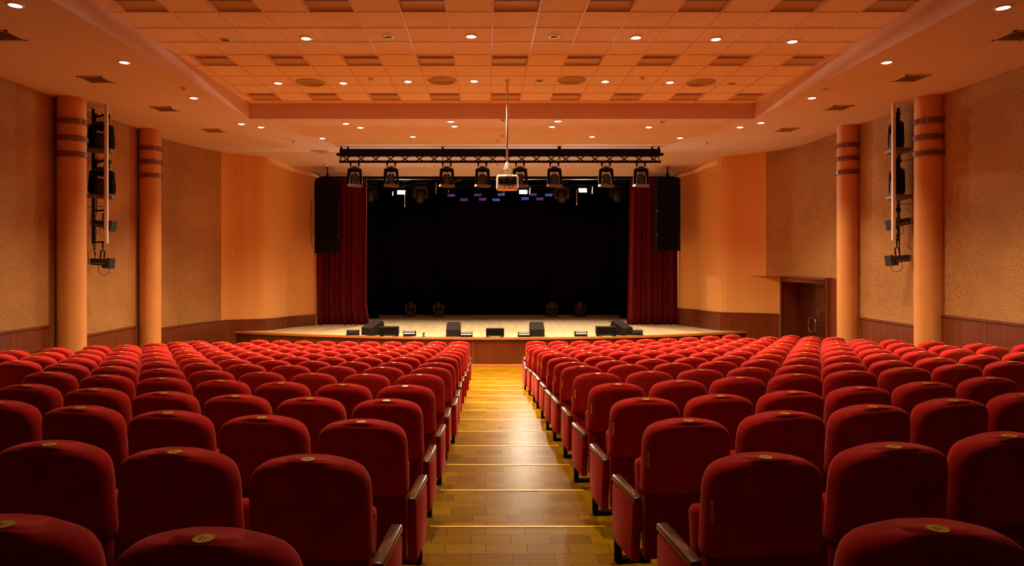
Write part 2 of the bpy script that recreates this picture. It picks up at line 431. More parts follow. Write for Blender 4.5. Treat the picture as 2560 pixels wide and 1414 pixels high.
def cut(W, y0, y1):
    return [(wx(W, y0), y0)]+[p for p in W if y0+1e-4 < p[1] < y1-1e-4]+[(wx(W, y1), y1)]
YR = 19.75                                  # rough plaster up to here, smooth beyond
top = lambda y: soffit_z(y)+0.02
struct(wall('wall_left', cut(WL, -3.2, YR), -0.1, top, M['rough'], -1))
struct(wall('wall_left_stage', cut(WL, YR, 22.4), -0.1, top, M['smooth'], -1))
ND0, ND1, NDZ = 17.15, 19.65, 2.50          # the door niche in the right wall
WRB = [(wx(WR, y)+0.30*max(0.0, min(1.0, (20.0-y)/0.35)), y) for y in sorted(set([19.4, 19.65, 19.72, 19.79, 19.86, 19.93, 20.0]+[q[1] for q in WR if q[1] > 20.001]))]
struct(wall('wall_right', cut(WR, -3.2, ND0), -0.1, top, M['rough'], 1))
struct(wall('wall_right_lintel', cut(WR, ND0, YR), NDZ, top, M['rough'], 1, 0.42))
struct(wall('wall_right_overhang', cut(WR, YR, 20.0), NDZ, top, M['smooth'], 1, 0.42))
struct(wall('wall_right_pier', cut(WRB, ND1, 20.0), -0.1, NDZ, M['smooth'], 1))
struct(wall('wall_right_stage', cut(WR, 20.0, 22.4), -0.1, top, M['smooth'], 1))
struct(MB().box((0.25, -3.3, 3.6), (17.9, 0.2, 7.4)).build('wall_back', M['backwall']))

# wooden wainscot: planks with a cap rail; seams are part of each panel run
def wainscot(W, y0, y1, z0, z1, out, seams, name):
    pl = cut(W, y0, y1)
    off = [(p[0]-out*0.045, p[1]) for p in pl]
    o = struct(wall(name, off, z0, z1, M['wainscot'], out, 0.05))
    cp = [(p[0]-out*0.065, p[1]) for p in pl]
    trim_o = wall('cap_rail', cp, z1-0.012, z1+0.028, M['wainscot'], out, 0.075); trim_o.parent = o
    for s in seams:
        x = wx(W, s)-out*0.047
        k = MB().box((x, s, (z0+z1)/2), (0.008, 0.014, z1-z0-0.03)).build('seam', M['seam'], o)
    return o
yw = lambda px, X: X*F/(px-VX)
wainscot(WL, 5.0, 13.0, 1.23, 1.67, -1, (9.5, 11.95), 'baseboard_left_rear')
wainscot(WL, 13.6, 16.2, 0.88, 1.345, -1, (15.15,), 'baseboard_left_middle')
wainscot(WL, 16.75, 18.9, 0.75, 1.16, -1, (17.8,), 'baseboard_left_front')
wainscot(WL, 18.9, 21.9, -0.1, 1.16, -1, (19.9, 20.9,), 'baseboard_left_stage')
wainscot(WR, 5.0, 13.0, 0.3, 1.87, 1, (9.6, 10.7, 11.85), 'baseboard_right_rear')
wainscot(WR, 13.55, 15.75, 0.0, 1.59, 1, (14.2, 14.75, 15.3), 'baseboard_right_middle')
wainscot(WRB, ND1+0.002, 22.0, -0.1, 1.36, 1, (20.02, 20.6, 21.4), 'baseboard_right_stage')

# ------------------------------------------------------------------ ceiling
CX0, CX1, CYF, CYB = -5.40, 6.13, 15.2, -3.2
yv = [-3.2, 0, 4, 8, 12, CYF]
for side, W, xe in (('left', WL, CX0), ('right', WR, CX1)):
    b = MB()
    b.grid([[(wx(W, y)+(-0.1 if side == 'left' else 0.1), y, ZS) for y in yv], [(xe, y, ZS) for y in yv]])
    struct(b.build('ceiling_soffit_'+side, M['ceil']))
ys2 = [CYF, 16.5, 17.5, 18.3, 18.9, 19.3, 19.6, 19.8, 20.0, 20.2, 20.4, 20.8, 21.3, 21.8, 22.4, 22.6]
b = MB()
b.grid([[(wx(WL, y)-0.1+(wx(WR, y)-wx(WL, y)+0.2)*k/12, y, soffit_z(y)) for k in range(13)] for y in ys2])
struct(b.build('ceiling_soffit_front', M['ceil']))
b = MB()
b.poly([(CX0, CYF, ZS), (CX1, CYF, ZS), (CX1, CYF, ZC), (CX0, CYF, ZC)])
b.poly([(CX0, CYB, ZS), (CX0, CYF, ZS), (CX0, CYF, ZC), (CX0, CYB, ZC)])
b.poly([(CX1, CYF, ZS), (CX1, CYB, ZS), (CX1, CYB, ZC), (CX1, CYF, ZC)])
struct(b.build('ceiling_coffer_sides', M['ceil']))
TS = 0.662; kx = [CX0]+[0.097+TS*k for k in range(-8, 10)]+[CX1]
ky = [CYB]+[9.615+TS*n for n in range(-19, 9)]+[CYF]
def is_recess(i, j):                        # i column cell, j row cell
    k = i-1-8; n = j-1-19
    return 1 <= i <= 17 and k % 2 == 0 and n in (-1, 3, 7)
b = MB(); recess = []
for i in range(len(kx)-1):
    for j in range(len(ky)-1):
        if is_recess(i, j): recess.append((i, j)); continue
        b.poly([(kx[i], ky[j], ZC), (kx[i+1], ky[j], ZC), (kx[i+1], ky[j+1], ZC), (kx[i], ky[j+1], ZC)])
struct(b.build('ceiling', M['tile']))
b = MB()
for x in kx[1:-1]: b.box((x, (CYB+CYF)/2, ZC-0.004), (0.024, CYF-CYB, 0.012))
for y in ky[1:-1]: b.box(((CX0+CX1)/2, y, ZC-0.0035), (CX1-CX0, 0.012, 0.009))
struct(b.build('ceiling_grid', M['tbar']))
# recessed louvre lights, 9 in each of three rows
proto = None
rown = {-1: 'nearest', 3: 'middle', 7: 'farthest'}
for i, j in sorted(recess, key=lambda q: (q[1], q[0])):
    n = j-1-19; q = (i-1)//2
    lab = 'unlit square recessed louvre light, %s from left in the %s ceiling row' % (ORD[q], rown[n])
    loc = ((kx[i]+kx[i+1])/2, (ky[j]+ky[j+1])/2, ZC)
    if proto is None:
        h = TS/2-0.008
        t = thing('recessed_light', lab, 'ceiling light', loc, group='unlit recessed louvre lights in the tiled ceiling')
        bb = MB()
        for s in (-1, 1):
            bb.box((s*h, 0, 0.045), (0.012, 2*h, 0.09)); bb.box((0, s*h, 0.045), (2*h, 0.012, 0.09))
        bb.box((0, 0, 0.095), (2*h, 2*h, 0.012))
        bb.build('housing', M['tile'], t)
        rows = []
        for k in range(13):
            a = PI*k/12; rows.append([(-h+0.012, -(h-0.012)*math.cos(a), 0.012+0.050*math.sin(a)), (h-0.012, -(h-0.012)*math.cos(a), 0.012+0.050*math.sin(a))])
        bb = MB(); bb.grid(rows); bb.build('reflector', M['louvre'], t, smooth=True)
        for s in (-1, 1): MB().box((0, s*0.012, 0.045), (2*h-0.03, 0.006, 0.03)).build('louvre_blade', M['louvre'], t)
        proto = t
    else: dup(proto, loc, label=lab)

# ------------------------------------------------------------------ stage
xs_s = [-7.6+0.2*i for i in range(79)]
b = MB(); b.grid([[(x, fascia_y(x)+0.02, ZST) for x in xs_s], [(x, 26.3, ZST) for x in xs_s]])
struct(b.build('stage_floor', M['stage']))
b = MB()
b.grid([[(x, fascia_y(x), z) for x in xs_s] for z in (-0.05, ZST-0.045)])
o = struct(b.build('stage_front', M['fascia']))
for x in (-6.1, -5.2, -3.6, -2.0, -0.36, 1.32, 3.0, 4.6, 6.1):
    MB().box((x, fascia_y(x)-0.004, 0.41), (0.012, 0.012, 0.72)).build('seam', M['seam'], o)
b = MB()
sec = [(-0.05, -0.05), (-0.05, 0.0), (0.10, 0.004), (0.10, -0.05)]
b.grid([[(x, fascia_y(x)+s[0], ZST+s[1]) for s in sec] for x in xs_s], True)
trim(b, M['ledge'])
b = MB(); sec = [(-0.025, 0.0), (-0.025, 0.07), (0.0, 0.08), (0.0, 0.0)]
b.grid([[(x, fascia_y(x)+s[0], zf(13)+s[1]) for s in sec] for x in xs_s], True)
struct(b.build('baseboard_stage', M['ledge']))
# black stage house
b = MB()
b.poly([(-9.5, 26.4, -0.1), (10, 26.4, -0.1), (10, 26.4, 8), (-9.5, 26.4, 8)])
b.poly([(-9.5, 22.4, -0.1), (-9.5, 26.4, -0.1), (-9.5, 26.4, 8), (-9.5, 22.4, 8)])
b.poly([(10, 26.4, -0.1), (10, 22.4, -0.1), (10, 22.4, 8), (10, 26.4, 8)])
b.poly([(-9.5, 22.4, 8), (10, 22.4, 8), (10, 26.4, 8), (-9.5, 26.4, 8)])
b.poly([(-9.5, 22.55, -0.1), (-5.62, 22.55, -0.1), (-5.62, 22.55, 8), (-9.5, 22.55, 8)])
b.poly([(6.36, 22.55, -0.1), (10, 22.55, -0.1), (10, 22.55, 8), (6.36, 22.55, 8)])
b.poly([(-5.7, 22.62, soffit_z(22.4)), (6.55, 22.62, soffit_z(22.4)), (6.55, 22.62, 8), (-5.7, 22.62, 8)])
struct(b.build('wall_stage_house', M['blackwall']))
trim(MB().box((0.42, 22.5, soffit_z(22.4)-0.045), (12.3, 0.14, 0.11)), M['black'])

# ------------------------------------------------------------------ door niche in the right wall
XN = 9.16
b = MB()
b.box(((8.72+XN)/2+0.06, ND1+0.03, 1.2), (XN-8.72+0.16, 0.06, 2.62))
b.box(((8.80+XN)/2, ND0-0.03, 1.2), (XN-8.80+0.1, 0.06, 2.62))
b.box(((8.72+XN)/2, (ND0+ND1)/2, NDZ-0.03), (XN-8.72, ND1-ND0, 0.06))
b.box((XN+0.16, (ND0+ND1)/2, 1.2), (0.06, ND1-ND0+0.2, 2.62))
trim(b, M['wainscot'])
b = MB()
xa, xb = wx(WR, ND0), wx(WR, ND1)
b.box((xa-0.01, ND0-0.17, 1.15), (0.05, 0.36, 2.7)); b.box((xb+0.30, ND1-0.02, 1.15), (0.05, 0.05, 2.7))
b.box(((xa+xb+0.30)/2, (ND0+ND1)/2, NDZ-0.08), (0.05, ND1-ND0, 0.16), (0, 0, math.atan2(xa-xb-0.30, ND1-ND0)))
trim(b, M['wainscot'])
def door_leaf(i, y0, y1, hinge_far):
    w_ = y1-y0; c = (y0+y1)/2; z0, z1 = -0.05, 2.34
    fr = MB(); fr.box((XN+0.05, c, (z0+z1)/2), (0.045, w_-0.012, z1-z0), bev=0.004)
    o = struct(fr.build('door_%d' % i, M['doorwood']))
    s = -1 if hinge_far else 1             # the meeting edge
    ym = y0 if hinge_far else y1
    pn = MB()
    for z, h in ((1.87, 0.70), (0.35, 0.6)):
        pn.box((XN+0.022, c, z), (0.02, w_*0.62, h), bev=0.008)
    for z in (1.30, 1.02, 1.16): pn.box((XN+0.02, c, z), (0.02, w_*0.66, 0.025))
    pn.build('panel', M['doorwood'], o)
    oval = []
    for k in range(13):
        a = -PI/2+PI*k/12
        oval.append((XN+0.018, ym-s*0.04-s*0.27*math.cos(a), 1.10+0.52*math.sin(a)))
    MB().tube(oval, 0.012, 6).build('oval_moulding', M['wainscot'], o, smooth=True)
    pts = []
    for k in range(11):
        a = -PI/2+PI*k/10
        pts.append((XN-0.045, ym-s*0.05-s*0.16*max(0, math.cos(a))**0.6, 1.15+0.19*math.sin(a)))
    h = MB(); h.tube([(XN+0.02, pts[0][1], pts[0][2])]+pts+[(XN+0.02, pts[-1][1], pts[-1][2])], 0.012, 8)
    tag(h.build('door_handle', M['chrome'], o, smooth=True), 'curved metal pull handle')
    MB().lathe([(0.022, -0.012), (0.022, 0.012)], (XN+0.02, ym-s*0.06, 0.84), 12, 'x').build('lock', M['chrome'], o)
door_leaf(1, 18.62, 19.55, True); door_leaf(2, 17.88, 18.61, False)
trim(MB().box((XN+0.05, 17.80, 1.15), (0.10, 0.13, 2.5)), M['doorwood'])
door_leaf(3, 17.20, 17.73, True)

# ------------------------------------------------------------------ columns with three wooden rings
def column(px, d, X, r, rings, label):
    t = thing('column', label, 'column', (X, d, 0), group='round columns along the side walls')
    h = soffit_z(d)
    MB().lathe([(r, -0.05), (r, h-0.001)], seg=40).build('shaft', M['column'], t, angle=40)
    for py in rings:
        z = CZ+(HY-py)/F*(d-r)
        b = MB(); prof = [(r-0.01, z-0.052), (r+0.03, z-0.052), (r+0.035, z-0.045), (r+0.035, z+0.045), (r+0.03, z+0.052), (r-0.01, z+0.052)]
        b.lathe(prof, seg=40, caps=False); b.build('ring', M['ring'], t, angle=35)
column(178, 13.3, -8.27, 0.258, (300, 343, 383), 'ochre round column against left wall, nearer the camera, with three brown rings')
column(375, 16.47, -8.30, 0.245, (369, 403, 437), 'ochre round column against left wall, farther from the camera, with three brown rings')
column(2322, 13.2, 8.78, 0.255, (299, 340, 380), 'ochre round column against right wall, nearer the camera, with three brown rings')
column(2120, 16.05, 8.72, 0.238, (361, 394, 428), 'ochre round column against right wall beside the wooden doors, with three brown rings')

# ------------------------------------------------------------------ theatre seats
PW = 0.256                                  # half width of the seat back
def se(a, e): return math.copysign(abs(a)**(2/e), a)
def make_back():
    b = MB(); rows = []
    z0, z1 = 0.60, CREST
    zs = [0.0, 0.06, 0.2, 0.36, 0.5, 0.62, 0.72, 0.80, 0.86, 0.905, 0.94, 0.965, 0.983, 0.994, 1.0]
    for q in zs:
        z = z0+(z1-z0)*q
        if q < 0.54: wdt = PW
        else: wdt = PW*max(0.0, 1-((q-0.54)/0.46)**4.2)**(1/4.2)
        wdt *= 1-0.03*q
        th = 0.080 if q < 0.84 else 0.080*max(0.0, 1-((q-0.84)/0.16)**3.2)**(1/3.2)
        wdt = max(wdt, 0.10); th = max(th, 0.060)
        if q == 0: wdt *= 0.985; th *= 0.9
        yc = 0.030*(1-q)
        row = []
        for k in range(32):
            a = 2*PI*(k+0.5)/32
            yy = th*se(math.sin(a), 3.0)
            row.append((wdt*se(math.cos(a), 4.2), yc+yy, z-0.010*(abs(se(math.cos(a), 4.2))**2)*q*min(1, wdt/PW)))
        rows.append(row)
    V = b.grid(rows, True)
    b.bm.faces.new(V[0][::-1]); b.bm.faces.new(V[-1])
    return b
def make_seat_parts(t, arm_side, aisle):
    P = {}
    make_back().build('backrest', M['seat'], t, smooth=True)
    b = MB(); b.box((0, 0.012, 0.415), (2*PW-0.012, 0.06, 0.355), (-0.03, 0, 0), 0.012)
    tag(b.build('lower_back_panel', M['seat_back_shaded'], t, angle=40), 'flat fabric lower back panel')
    b = MB(); b.box((0, 0.17, 0.53), (0.45, 0.10, 0.42), (-0.12, 0, 0), 0.035, 3)
    tag(b.build('seat', M['seat'], t, smooth=True), 'seat cushion folded upright')
    s = arm_side
    if aisle:
        xc, wd = s*0.266, 0.054
        out = [(0.08, 0.185), (0.05, 0.54), (0.40, 0.54), (0.415, 0.51), (0.415, 0.27), (0.36, 0.185)]
        aw = 0.058
    else:
        xc, wd, aw = s*0.281, 0.024, 0.030
        out = [(0.11, 0.22), (0.10, 0.535), (0.40, 0.535), (0.415, 0.50), (0.415, 0.27), (0.39, 0.22)]
    b = MB(); b.prism(out, 'x', xc-wd/2, xc+wd/2)
    g = bmesh.ops.bevel(b.bm, geom=list(b.bm.edges), offset=0.010, segments=2, profile=0.5, affect='EDGES')
    b.build('end_panel', M['seat'], t, angle=50)
    b = MB(); y0, y1 = (0.03 if aisle else 0.10), out[2][0]+0.02
    b.box((xc, (y0+y1)/2, 0.553), (aw, y1-y0, 0.036), (0.03, 0, 0), 0.011, 3)
    tag(b.build('armrest', M['arm'], t, angle=50), 'polished dark wooden armrest')
    b = MB()
    xf_ = s*0.228
    b.box((xf_, 0.49, 0.13), (0.034, 0.05, 0.26)); b.box((xf_, 0.38, 0.25), (0.034, 0.26, 0.04))
    b.box((xf_-s*0.075, 0.49, 0.014), (0.17, 0.055, 0.028)); b.box((xf_-s*0.17, 0.49, 0.03), (0.06, 0.07, 0.06))
    b.build('foot', M['black'], t)
    p = MB().lathe([(0.0275, 0.0), (0.027, 0.004)], (0, 0, 0), 24).xf(Matrix.Translation((0, -0.022, CREST-0.0015))).build('number_plate', M['plate'], t)
    if aisle and s < 0:
        b = MB(); b.box((s*(PW*0.955), -0.056, 0.80), (0.008, 0.013, 0.085), (0, 0, -s*0.75), 0.002)
        tag(b.build('row_plate', M['plate'], t), 'small yellow row plate on the side')
    return p
DIGIT = {}
def number_mesh(n):
    if n not in DIGIT:
        cu = bpy.data.curves.new('n', 'FONT'); cu.body = str(n); cu.size = 0.024; cu.align_x = 'CENTER'; cu.align_y = 'CENTER'; cu.extrude = 0.0004
        o = bpy.data.objects.new('n', cu); COL.objects.link(o); bpy.context.view_layer.update()
        me = bpy.data.meshes.new_from_object(o.evaluated_get(bpy.context.evaluated_depsgraph_get()))
        bpy.data.objects.remove(o); bpy.data.curves.remove(cu)
        me.name = 'seat_number'; me.materials.clear(); me.materials.append(M['ink']); DIGIT[n] = me
    return DIGIT[n]
PROTO = {}
def get_seat(side, aisle):
    k = (side, aisle)
    if k in PROTO: return PROTO[k], True
    t = thing('theatre_seat', '', 'seat')
    make_seat_parts(t, 1 if side == 'l' else -1, aisle)
    PROTO[k] = t; KIDS[t.name] = list(c for c in bpy.data.objects if c.parent is t)
    for c in KIDS[t.name]: KIDS[c.name] = []
    return t, False
ROWW = {14: 'front row at the stage', 0: 'nearest row'}
def seat_label(r, side, i):
    row = '%s row from the stage' % ORD[14-r] if r < 14 else 'front row at the stage'
    if r == 0: row = 'row nearest the camera'
    pos = 'at the aisle' if i == 0 else '%s from the aisle' % ORD[i]
    return 'red padded seat %s in the %s, %s block' % (pos, row, 'left' if side == 'l' else 'right')
for r in range(14, -1, -1):
    for side in 'lr':
        x, d = SEATS[(r, side)]
        x = list(x); d = list(d)
        if r in (0, 1):                     # seats that just cross the frame edge
            if r == 0:
                s = -1 if side == 'l' else 1
                x.append(x[0]+s*0.58); d.append(d[0]+0.09)
                if side == 'r': x.pop(); d.pop()
        n = len(x)
        for i in range(n):
            if n > 1:
                a, c = max(i-1, 0), min(i+1, n-1)
                ang = math.atan2(d[c]-d[a], x[c]-x[a])
                if side == 'l': ang = math.atan2(d[a]-d[c], x[a]-x[c])
                if i == 0: ang *= 0.5
            else: ang = 0.0
            t0, copy = get_seat(side, i == 0)
            loc = (x[i]+(0.012 if r == 0 else 0), d[i], zf(r-1))
            lab = seat_label(r, side, i)
            grp = 'red theatre seats in rows before the stage'
            pit = math.hypot(x[min(i+1, n-1)]-x[max(i-1, 0)], d[min(i+1, n-1)]-d[max(i-1, 0)])/(max(1, min(i+1, n-1)-max(i-1, 0))) if n > 1 else 0.58
            wsc = 1.0 if i == 0 else min(1.24, pit/0.556)
            if copy: t = dup(t0, loc, ang, lab, grp)
            else:
                t = t0; t.location = loc; t.rotation_euler = (0, 0, ang); tag(t, lab, 'seat', grp)
            t.scale = (wsc, 1, 1)
            if r <= 6:
                num = 13+i if side == 'l' else 12-i
                pl = [c for c in t.children if c.name.startswith('number_plate')][0]
                nb = bpy.data.objects.new('seat_number', number_mesh(num)); COL.objects.link(nb)
                nb.parent = pl; nb.location = (0, -0.022, CREST+0.0027); nb.rotation_euler = (0, 0, PI)
KIDS.clear()

# ------------------------------------------------------------------ downlights
def lamp_light(parent, z):
    if 'down_side' not in bpy.data.lights:
        l = bpy.data.lights.new('down_side', 'SPOT'); l.energy = LAMP_W*1.15; l.color = LAMP_RGB
        l.spot_size = math.radians(SIDE_CONE); l.spot_blend = 1.0; l.shadow_soft_size = 0.05
    if 'down' not in bpy.data.lights:
        l = bpy.data.lights.new('down', 'SPOT'); l.energy = LAMP_W; l.color = LAMP_RGB
        l.spot_size = math.radians(LAMP_CONE); l.spot_blend = 0.9; l.shadow_soft_size = 0.05
    o = bpy.data.objects.new('bulb_light', bpy.data.lights['down']); COL.objects.link(o)
    o.parent = parent; o.location = (0, 0, z)
proto_d = None
def downlight(p, label, group):
    global proto_d
    if proto_d is None:
        t = thing('downlight', label, 'light', p, group=group)
        MB().lathe([(0.070, -0.004), (0.074, -0.014), (0.098, -0.010), (0.102, 0.0)], seg=24, caps=False).build('trim_ring', M['white'], t, smooth=True)
        MB().lathe([(0.001, -0.024), (0.035, -0.021), (0.06, -0.012), (0.071, 0.0)], seg=20, caps=False).build('bulb', M['bulb'], t, smooth=True)
        lamp_light(t, -0.03)
        proto_d = t
    else:
        t = dup(proto_d, p, label=label, group=group)
        if 'middle seat rows' in label:
            l = bpy.data.lights.get('down_fill')
            if l is None: l = bpy.data.lights['down_side'].copy(); l.name = 'down_fill'; l.energy = LAMP_W*0.65  # weaker fill light for the two added downlights
            for c in t.children:
                if c.type == 'LIGHT': c.data = l
        if 'side soffit' in label:
            for c in t.children:
                if c.type == 'LIGHT': c.data = bpy.data.lights['down_side']
def lamps(pts, fn, where, grp):
    for i, (px, py) in enumerate(sorted(pts)):
        p = fn(px, py)
        downlight(p, 'lit round downlight, %s from left in the %s' % (ORD[i], where), grp)
fc = lambda px, py: on_plane(px, py, HC)
lamps([(765,95),(1178,90),(1590,93),(1790,97),(1981,103)], fc, 'nearer row of the tiled ceiling', 'downlights in the tiled ceiling')
lamps([(695,207),(858,207),(1020,203),(1185,202),(1513,203),(1675,205)], fc, 'farther row of the tiled ceiling', 'downlights in the tiled ceiling')
for i, x in enumerate((-1.0, 1.4)):  # extra lamps out of view, added to brighten the near rows
    downlight((x, 5.3, ZC), 'added unseen downlight in the tiled ceiling above the middle seat rows, %s from left' % ORD[i], 'downlights in the tiled ceiling')
for i, (px, py) in enumerate([(38,12),(311,155),(484,244),(603,309)]):
    downlight(on_soffit(px, py), 'lit round downlight in left side soffit, %s from the camera' % ORD[i], 'downlights in the side soffits')
for i, (px, py) in enumerate([(2508,18),(2217,155),(2030,244),(1903,306)]):
    downlight(on_soffit(px, py), 'lit round downlight in right side soffit, %s from the camera' % ORD[i], 'downlights in the side soffits')
lamps([(865,308),(1127,303),(1394,302)], on_soffit, 'upper row of the front soffit', 'downlights in the front soffit')
lamps([(652,317),(901,318),(1136,315),(1380,316),(1622,317),(1850,317)], on_soffit, 'middle row of the front soffit', 'downlights in the front soffit')
lamps([(806,345),(1032,341),(1480,341),(1700,344)], on_soffit, 'row just before the lighting truss', 'downlights in the front soffit')
# unlit spots
for k, (px, py, fn, lab) in enumerate([(562,99,fc,'dark unlit spot in the tiled ceiling left of the five lit lamps'),
      (970,91,fc,'dark unlit spot in the tiled ceiling between the first two lit lamps'), (1385,90,fc,'dark unlit spot in the tiled ceiling between second and third lit lamps'),
      (1348,201,fc,'dark unlit spot in the tiled ceiling right of the projector pole'), (1830,208,fc,'dark unlit spot in the tiled ceiling near its front right corner'),
      (1655,305,on_soffit,'dark unlit spot in the front soffit right of centre'), (1258,339,on_soffit,'dark unlit spot in the front soffit behind the projector pole')]):
    t = thing('unlit_spot', lab, 'light', fn(px, py), group='unlit ceiling spots')
    MB().lathe([(0.062, -0.001), (0.066, -0.013), (0.088, -0.009), (0.092, 0.0)], seg=24, caps=False).build('trim_ring', M['white'], t, smooth=True)
    MB().lathe([(0.001, -0.004), (0.064, -0.005)], seg=20, caps=False).build('lens', M['off'], t)
# smoke detectors
dets = [((460,220),on_soffit,'left side soffit near the second downlight'),((927,195),fc,'tiled ceiling left of centre'),((1605,194),fc,'tiled ceiling right of centre'),
        ((2062,221),on_soffit,'right side soffit near the third downlight'),((735,352),on_soffit,'front soffit at far left'),((1765,356),on_soffit,'front soffit at far right'),
        ((1258,299),on_soffit,'front soffit just past the coffer edge'),((1244,351),on_soffit,'front soffit left of the projector pole'),((815,412),on_soffit,'slope above the left loudspeaker stack'),
        ((1688,413),on_soffit,'slope above the right loudspeaker stack'),((1243,411),on_soffit,'slope behind the truss centre')]
for (px, py), fn, wh in dets:
    p = fn(px, py); t = thing('smoke_detector', 'small white smoke detector on the '+wh, 'smoke detector', p, group='smoke detectors')
    MB().lathe([(0.055, 0.0), (0.055, -0.018)], seg=20).build('base', M['ceil'], t, angle=40)
    MB().lathe([(0.045, -0.018), (0.04, -0.045), (0.02, -0.055)], seg=20).build('sensor', M['white'], t, angle=40)
# round air diffusers in the tiled ceiling
def diffuser(p, label, square=False):
    t = thing('air_diffuser', label, 'air vent', p, group='round air diffusers')
    if square: MB().box((0, 0, -0.004), (0.6, 0.6, 0.008)).build('plate', M['ceil'], t)
    b = MB()
    for k in range(7):
        r = 0.285-0.038*k
        b.lathe([(r, -0.006), (r-0.020, -0.022), (r-0.028, -0.010)], seg=36, caps=False)
    b.build('louvre_rings', M['vent'], t, smooth=True)
    MB().lathe([(0.29, -0.003), (0.001, -0.004)], seg=36, caps=False).build('back_plate', M['vent'], t)
for i, px in enumerate((776, 1105, 1429, 1752)):
    diffuser(fc(px, (206, 201, 200, 206)[i]), 'round ringed air diffuser in the tiled ceiling, %s of four from left' % ORD[i])
diffuser(on_soffit(806, 380), 'round air diffuser on a square plate above the left end of the truss', True)
# square vents along the side soffits
for side, pts in (('left', [(5,88),(240,198),(413,272),(534,326)]), ('right', [(2545,88),(2277,195),(2096,269),(1965,324)])):
    for i, (px, py) in enumerate(pts):
        t = thing('ceiling_vent', 'olive square vent in the %s side soffit, %s from the camera' % (side, ORD[i]), 'air vent', on_soffit(px, py), group='square vents in the side soffits')
        b = MB()
        for s in (-1, 1): b.box((s*0.20, 0, -0.006), (0.035, 0.435, 0.014)); b.box((0, s*0.20, -0.006), (0.435, 0.035, 0.014))
        b.build('frame', M['vent'], t)
        b = MB()
        for k in range(9): b.box((0, -0.17+k*0.0425, -0.006), (0.37, 0.034, 0.006), (0.35, 0, 0))
        b.build('grille', M['vent'], t)

# ------------------------------------------------------------------ moving heads
def make_hung_head(label, group, s=1.0):
    """hangs below its origin; the open side of the yoke looks along -y"""
    t = thing('moving_head', label, 'stage light', group=group)
    b = MB()
    for k in (-1, 1): b.box((k*0.115, 0, -0.055), (0.035, 0.05, 0.13)); b.lathe([(0.042, -0.03), (0.042, 0.03)], (k*0.115, 0, 0.0), 14, 'x')
    b.build('clamp', M['black'], t)
    b = MB(); b.box((0, 0, -0.135), (0.15, 0.16, 0.05), bev=0.008); b.box((0, 0, -0.165), (0.26, 0.2, 0.03), bev=0.006); b.build('base', M['fixture'], t)
    o_ = [(-0.205, -0.60), (-0.215, -0.50), (-0.195, -0.20), (-0.175, -0.17), (0.175, -0.17), (0.195, -0.20), (0.215, -0.50), (0.205, -0.60), (0.15, -0.60), (0.135, -0.26), (0.12, -0.235), (-0.115, -0.235), (-0.125, -0.26), (-0.15, -0.60)]
    b = MB(); b.prism(o_, 'y', -0.085, 0.085)
    bmesh.ops.bevel(b.bm, geom=[e for e in b.bm.edges if abs(e.verts[0].co.y-e.verts[1].co.y) < 1e-6], offset=0.018, segments=2, profile=0.5, affect='EDGES')
    b.build('yoke', M['black'], t, angle=40)
    b = MB(); rows = []
    for r, z in ((0.080, -0.325), (0.094, -0.34), (0.100, -0.47), (0.112, -0.62)):
        rows.append([((r+0.006*(k % 2))*math.cos(2*PI*k/32), (r+0.006*(k % 2))*math.sin(2*PI*k/32), z) for k in range(32)])
    V = b.grid(rows, True); b.bm.faces.new(V[0]); b.bm.faces.new(V[-1][::-1])
    h = b.build('head', M['fixture_brown'], t)
    hp = [(0.055*math.cos(PI*k/8), 0, -0.325+0.05*math.sin(PI*k/8)) for k in range(9)]
    MB().tube(hp, 0.010, 6).build('handle', M['fixture'], h, smooth=True)
    b = MB(); b.box((0, -0.03, -0.655), (0.40, 0.28, 0.07), (0.05, 0.03, 0.22), 0.012); b.build('front_plate', M['tray'], t)
    b = MB(); b.box((0.205, -0.05, -0.47), (0.006, 0.03, 0.16)); b.build('side_badge', M['silver'], t)
    for k in range(3):
        b = MB(); x = -0.06+0.06*k; b.tube([(x, 0.03, -0.12), (x+0.02, 0.06, -0.03), (x+0.03*(k-1), 0.03, 0.05), (x, 0.0, 0.10)], 0.005, 5)
        b.build('cable', M['cable'], t)
    return t
# lighting truss
DT = 18.9
tz = lambda py: CZ+(HY-py)/F*DT
tx = lambda px: (px-VX)/F*DT
X0, X1 = tx(848), tx(1652)
zt0, zt1, zb = tz(374), tz(390), tz(404)
t = thing('lighting_truss', 'long black lattice lighting truss hanging below the soffit before the stage', 'truss', ((X0+X1)/2, DT, zb))
L = (X1-X0)/2
b = MB(); b.box((0, 0, (zt0+zt1)/2-zb), (2*L-0.05, 0.16, zt0-zt1+0.03), None, 0.02); b.build('top_rail', M['black'], t)
MB().tube([(-L, 0, 0), (L, 0, 0)], 0.036, 10).build('lower_chord', M['black'], t, smooth=True)
nb = 22; st = 2*L/nb; hh = zt1-zb
for k in range(nb):
    c = -L+st*(k+0.5)
    for s in (-1, 1): MB().tube([(c-s*st*0.29, 0, hh), (c+s*st*0.29, 0, 0)], 0.016, 6).build('lattice_brace', M['black'], t)
b = MB(); b.tube([(-L, 0, hh), (-L+0.05, 0, 0)], 0.012, 6); b.build('end_brace', M['black'], t)
for s in (-1, 1): MB().box((s*(L+0.02), 0, zt1+0.05-zb), (0.10, 0.07, 0.07)).build('end_cap', M['black'], t)
for x in (-L+0.06, -L+0.25, tx(1107)-(X0+X1)/2, tx(1400)-(X0+X1)/2, tx(1400)-(X0+X1)/2-0.04, L-0.25, L-0.06):
    b = MB(); b.tube([(x, 0, zt1-zb-0.1), (x, 0, ZS-zb)], 0.012, 6); b.box((x, 0, zt0-zb+0.05), (0.05, 0.05, 0.14)); b.build('hanger', M['black'], t)
hp = [887, 978, 1117, 1206, 1300, 1386, 1515, 1602]
ph = None; HEADG = 'moving heads under the lighting truss'
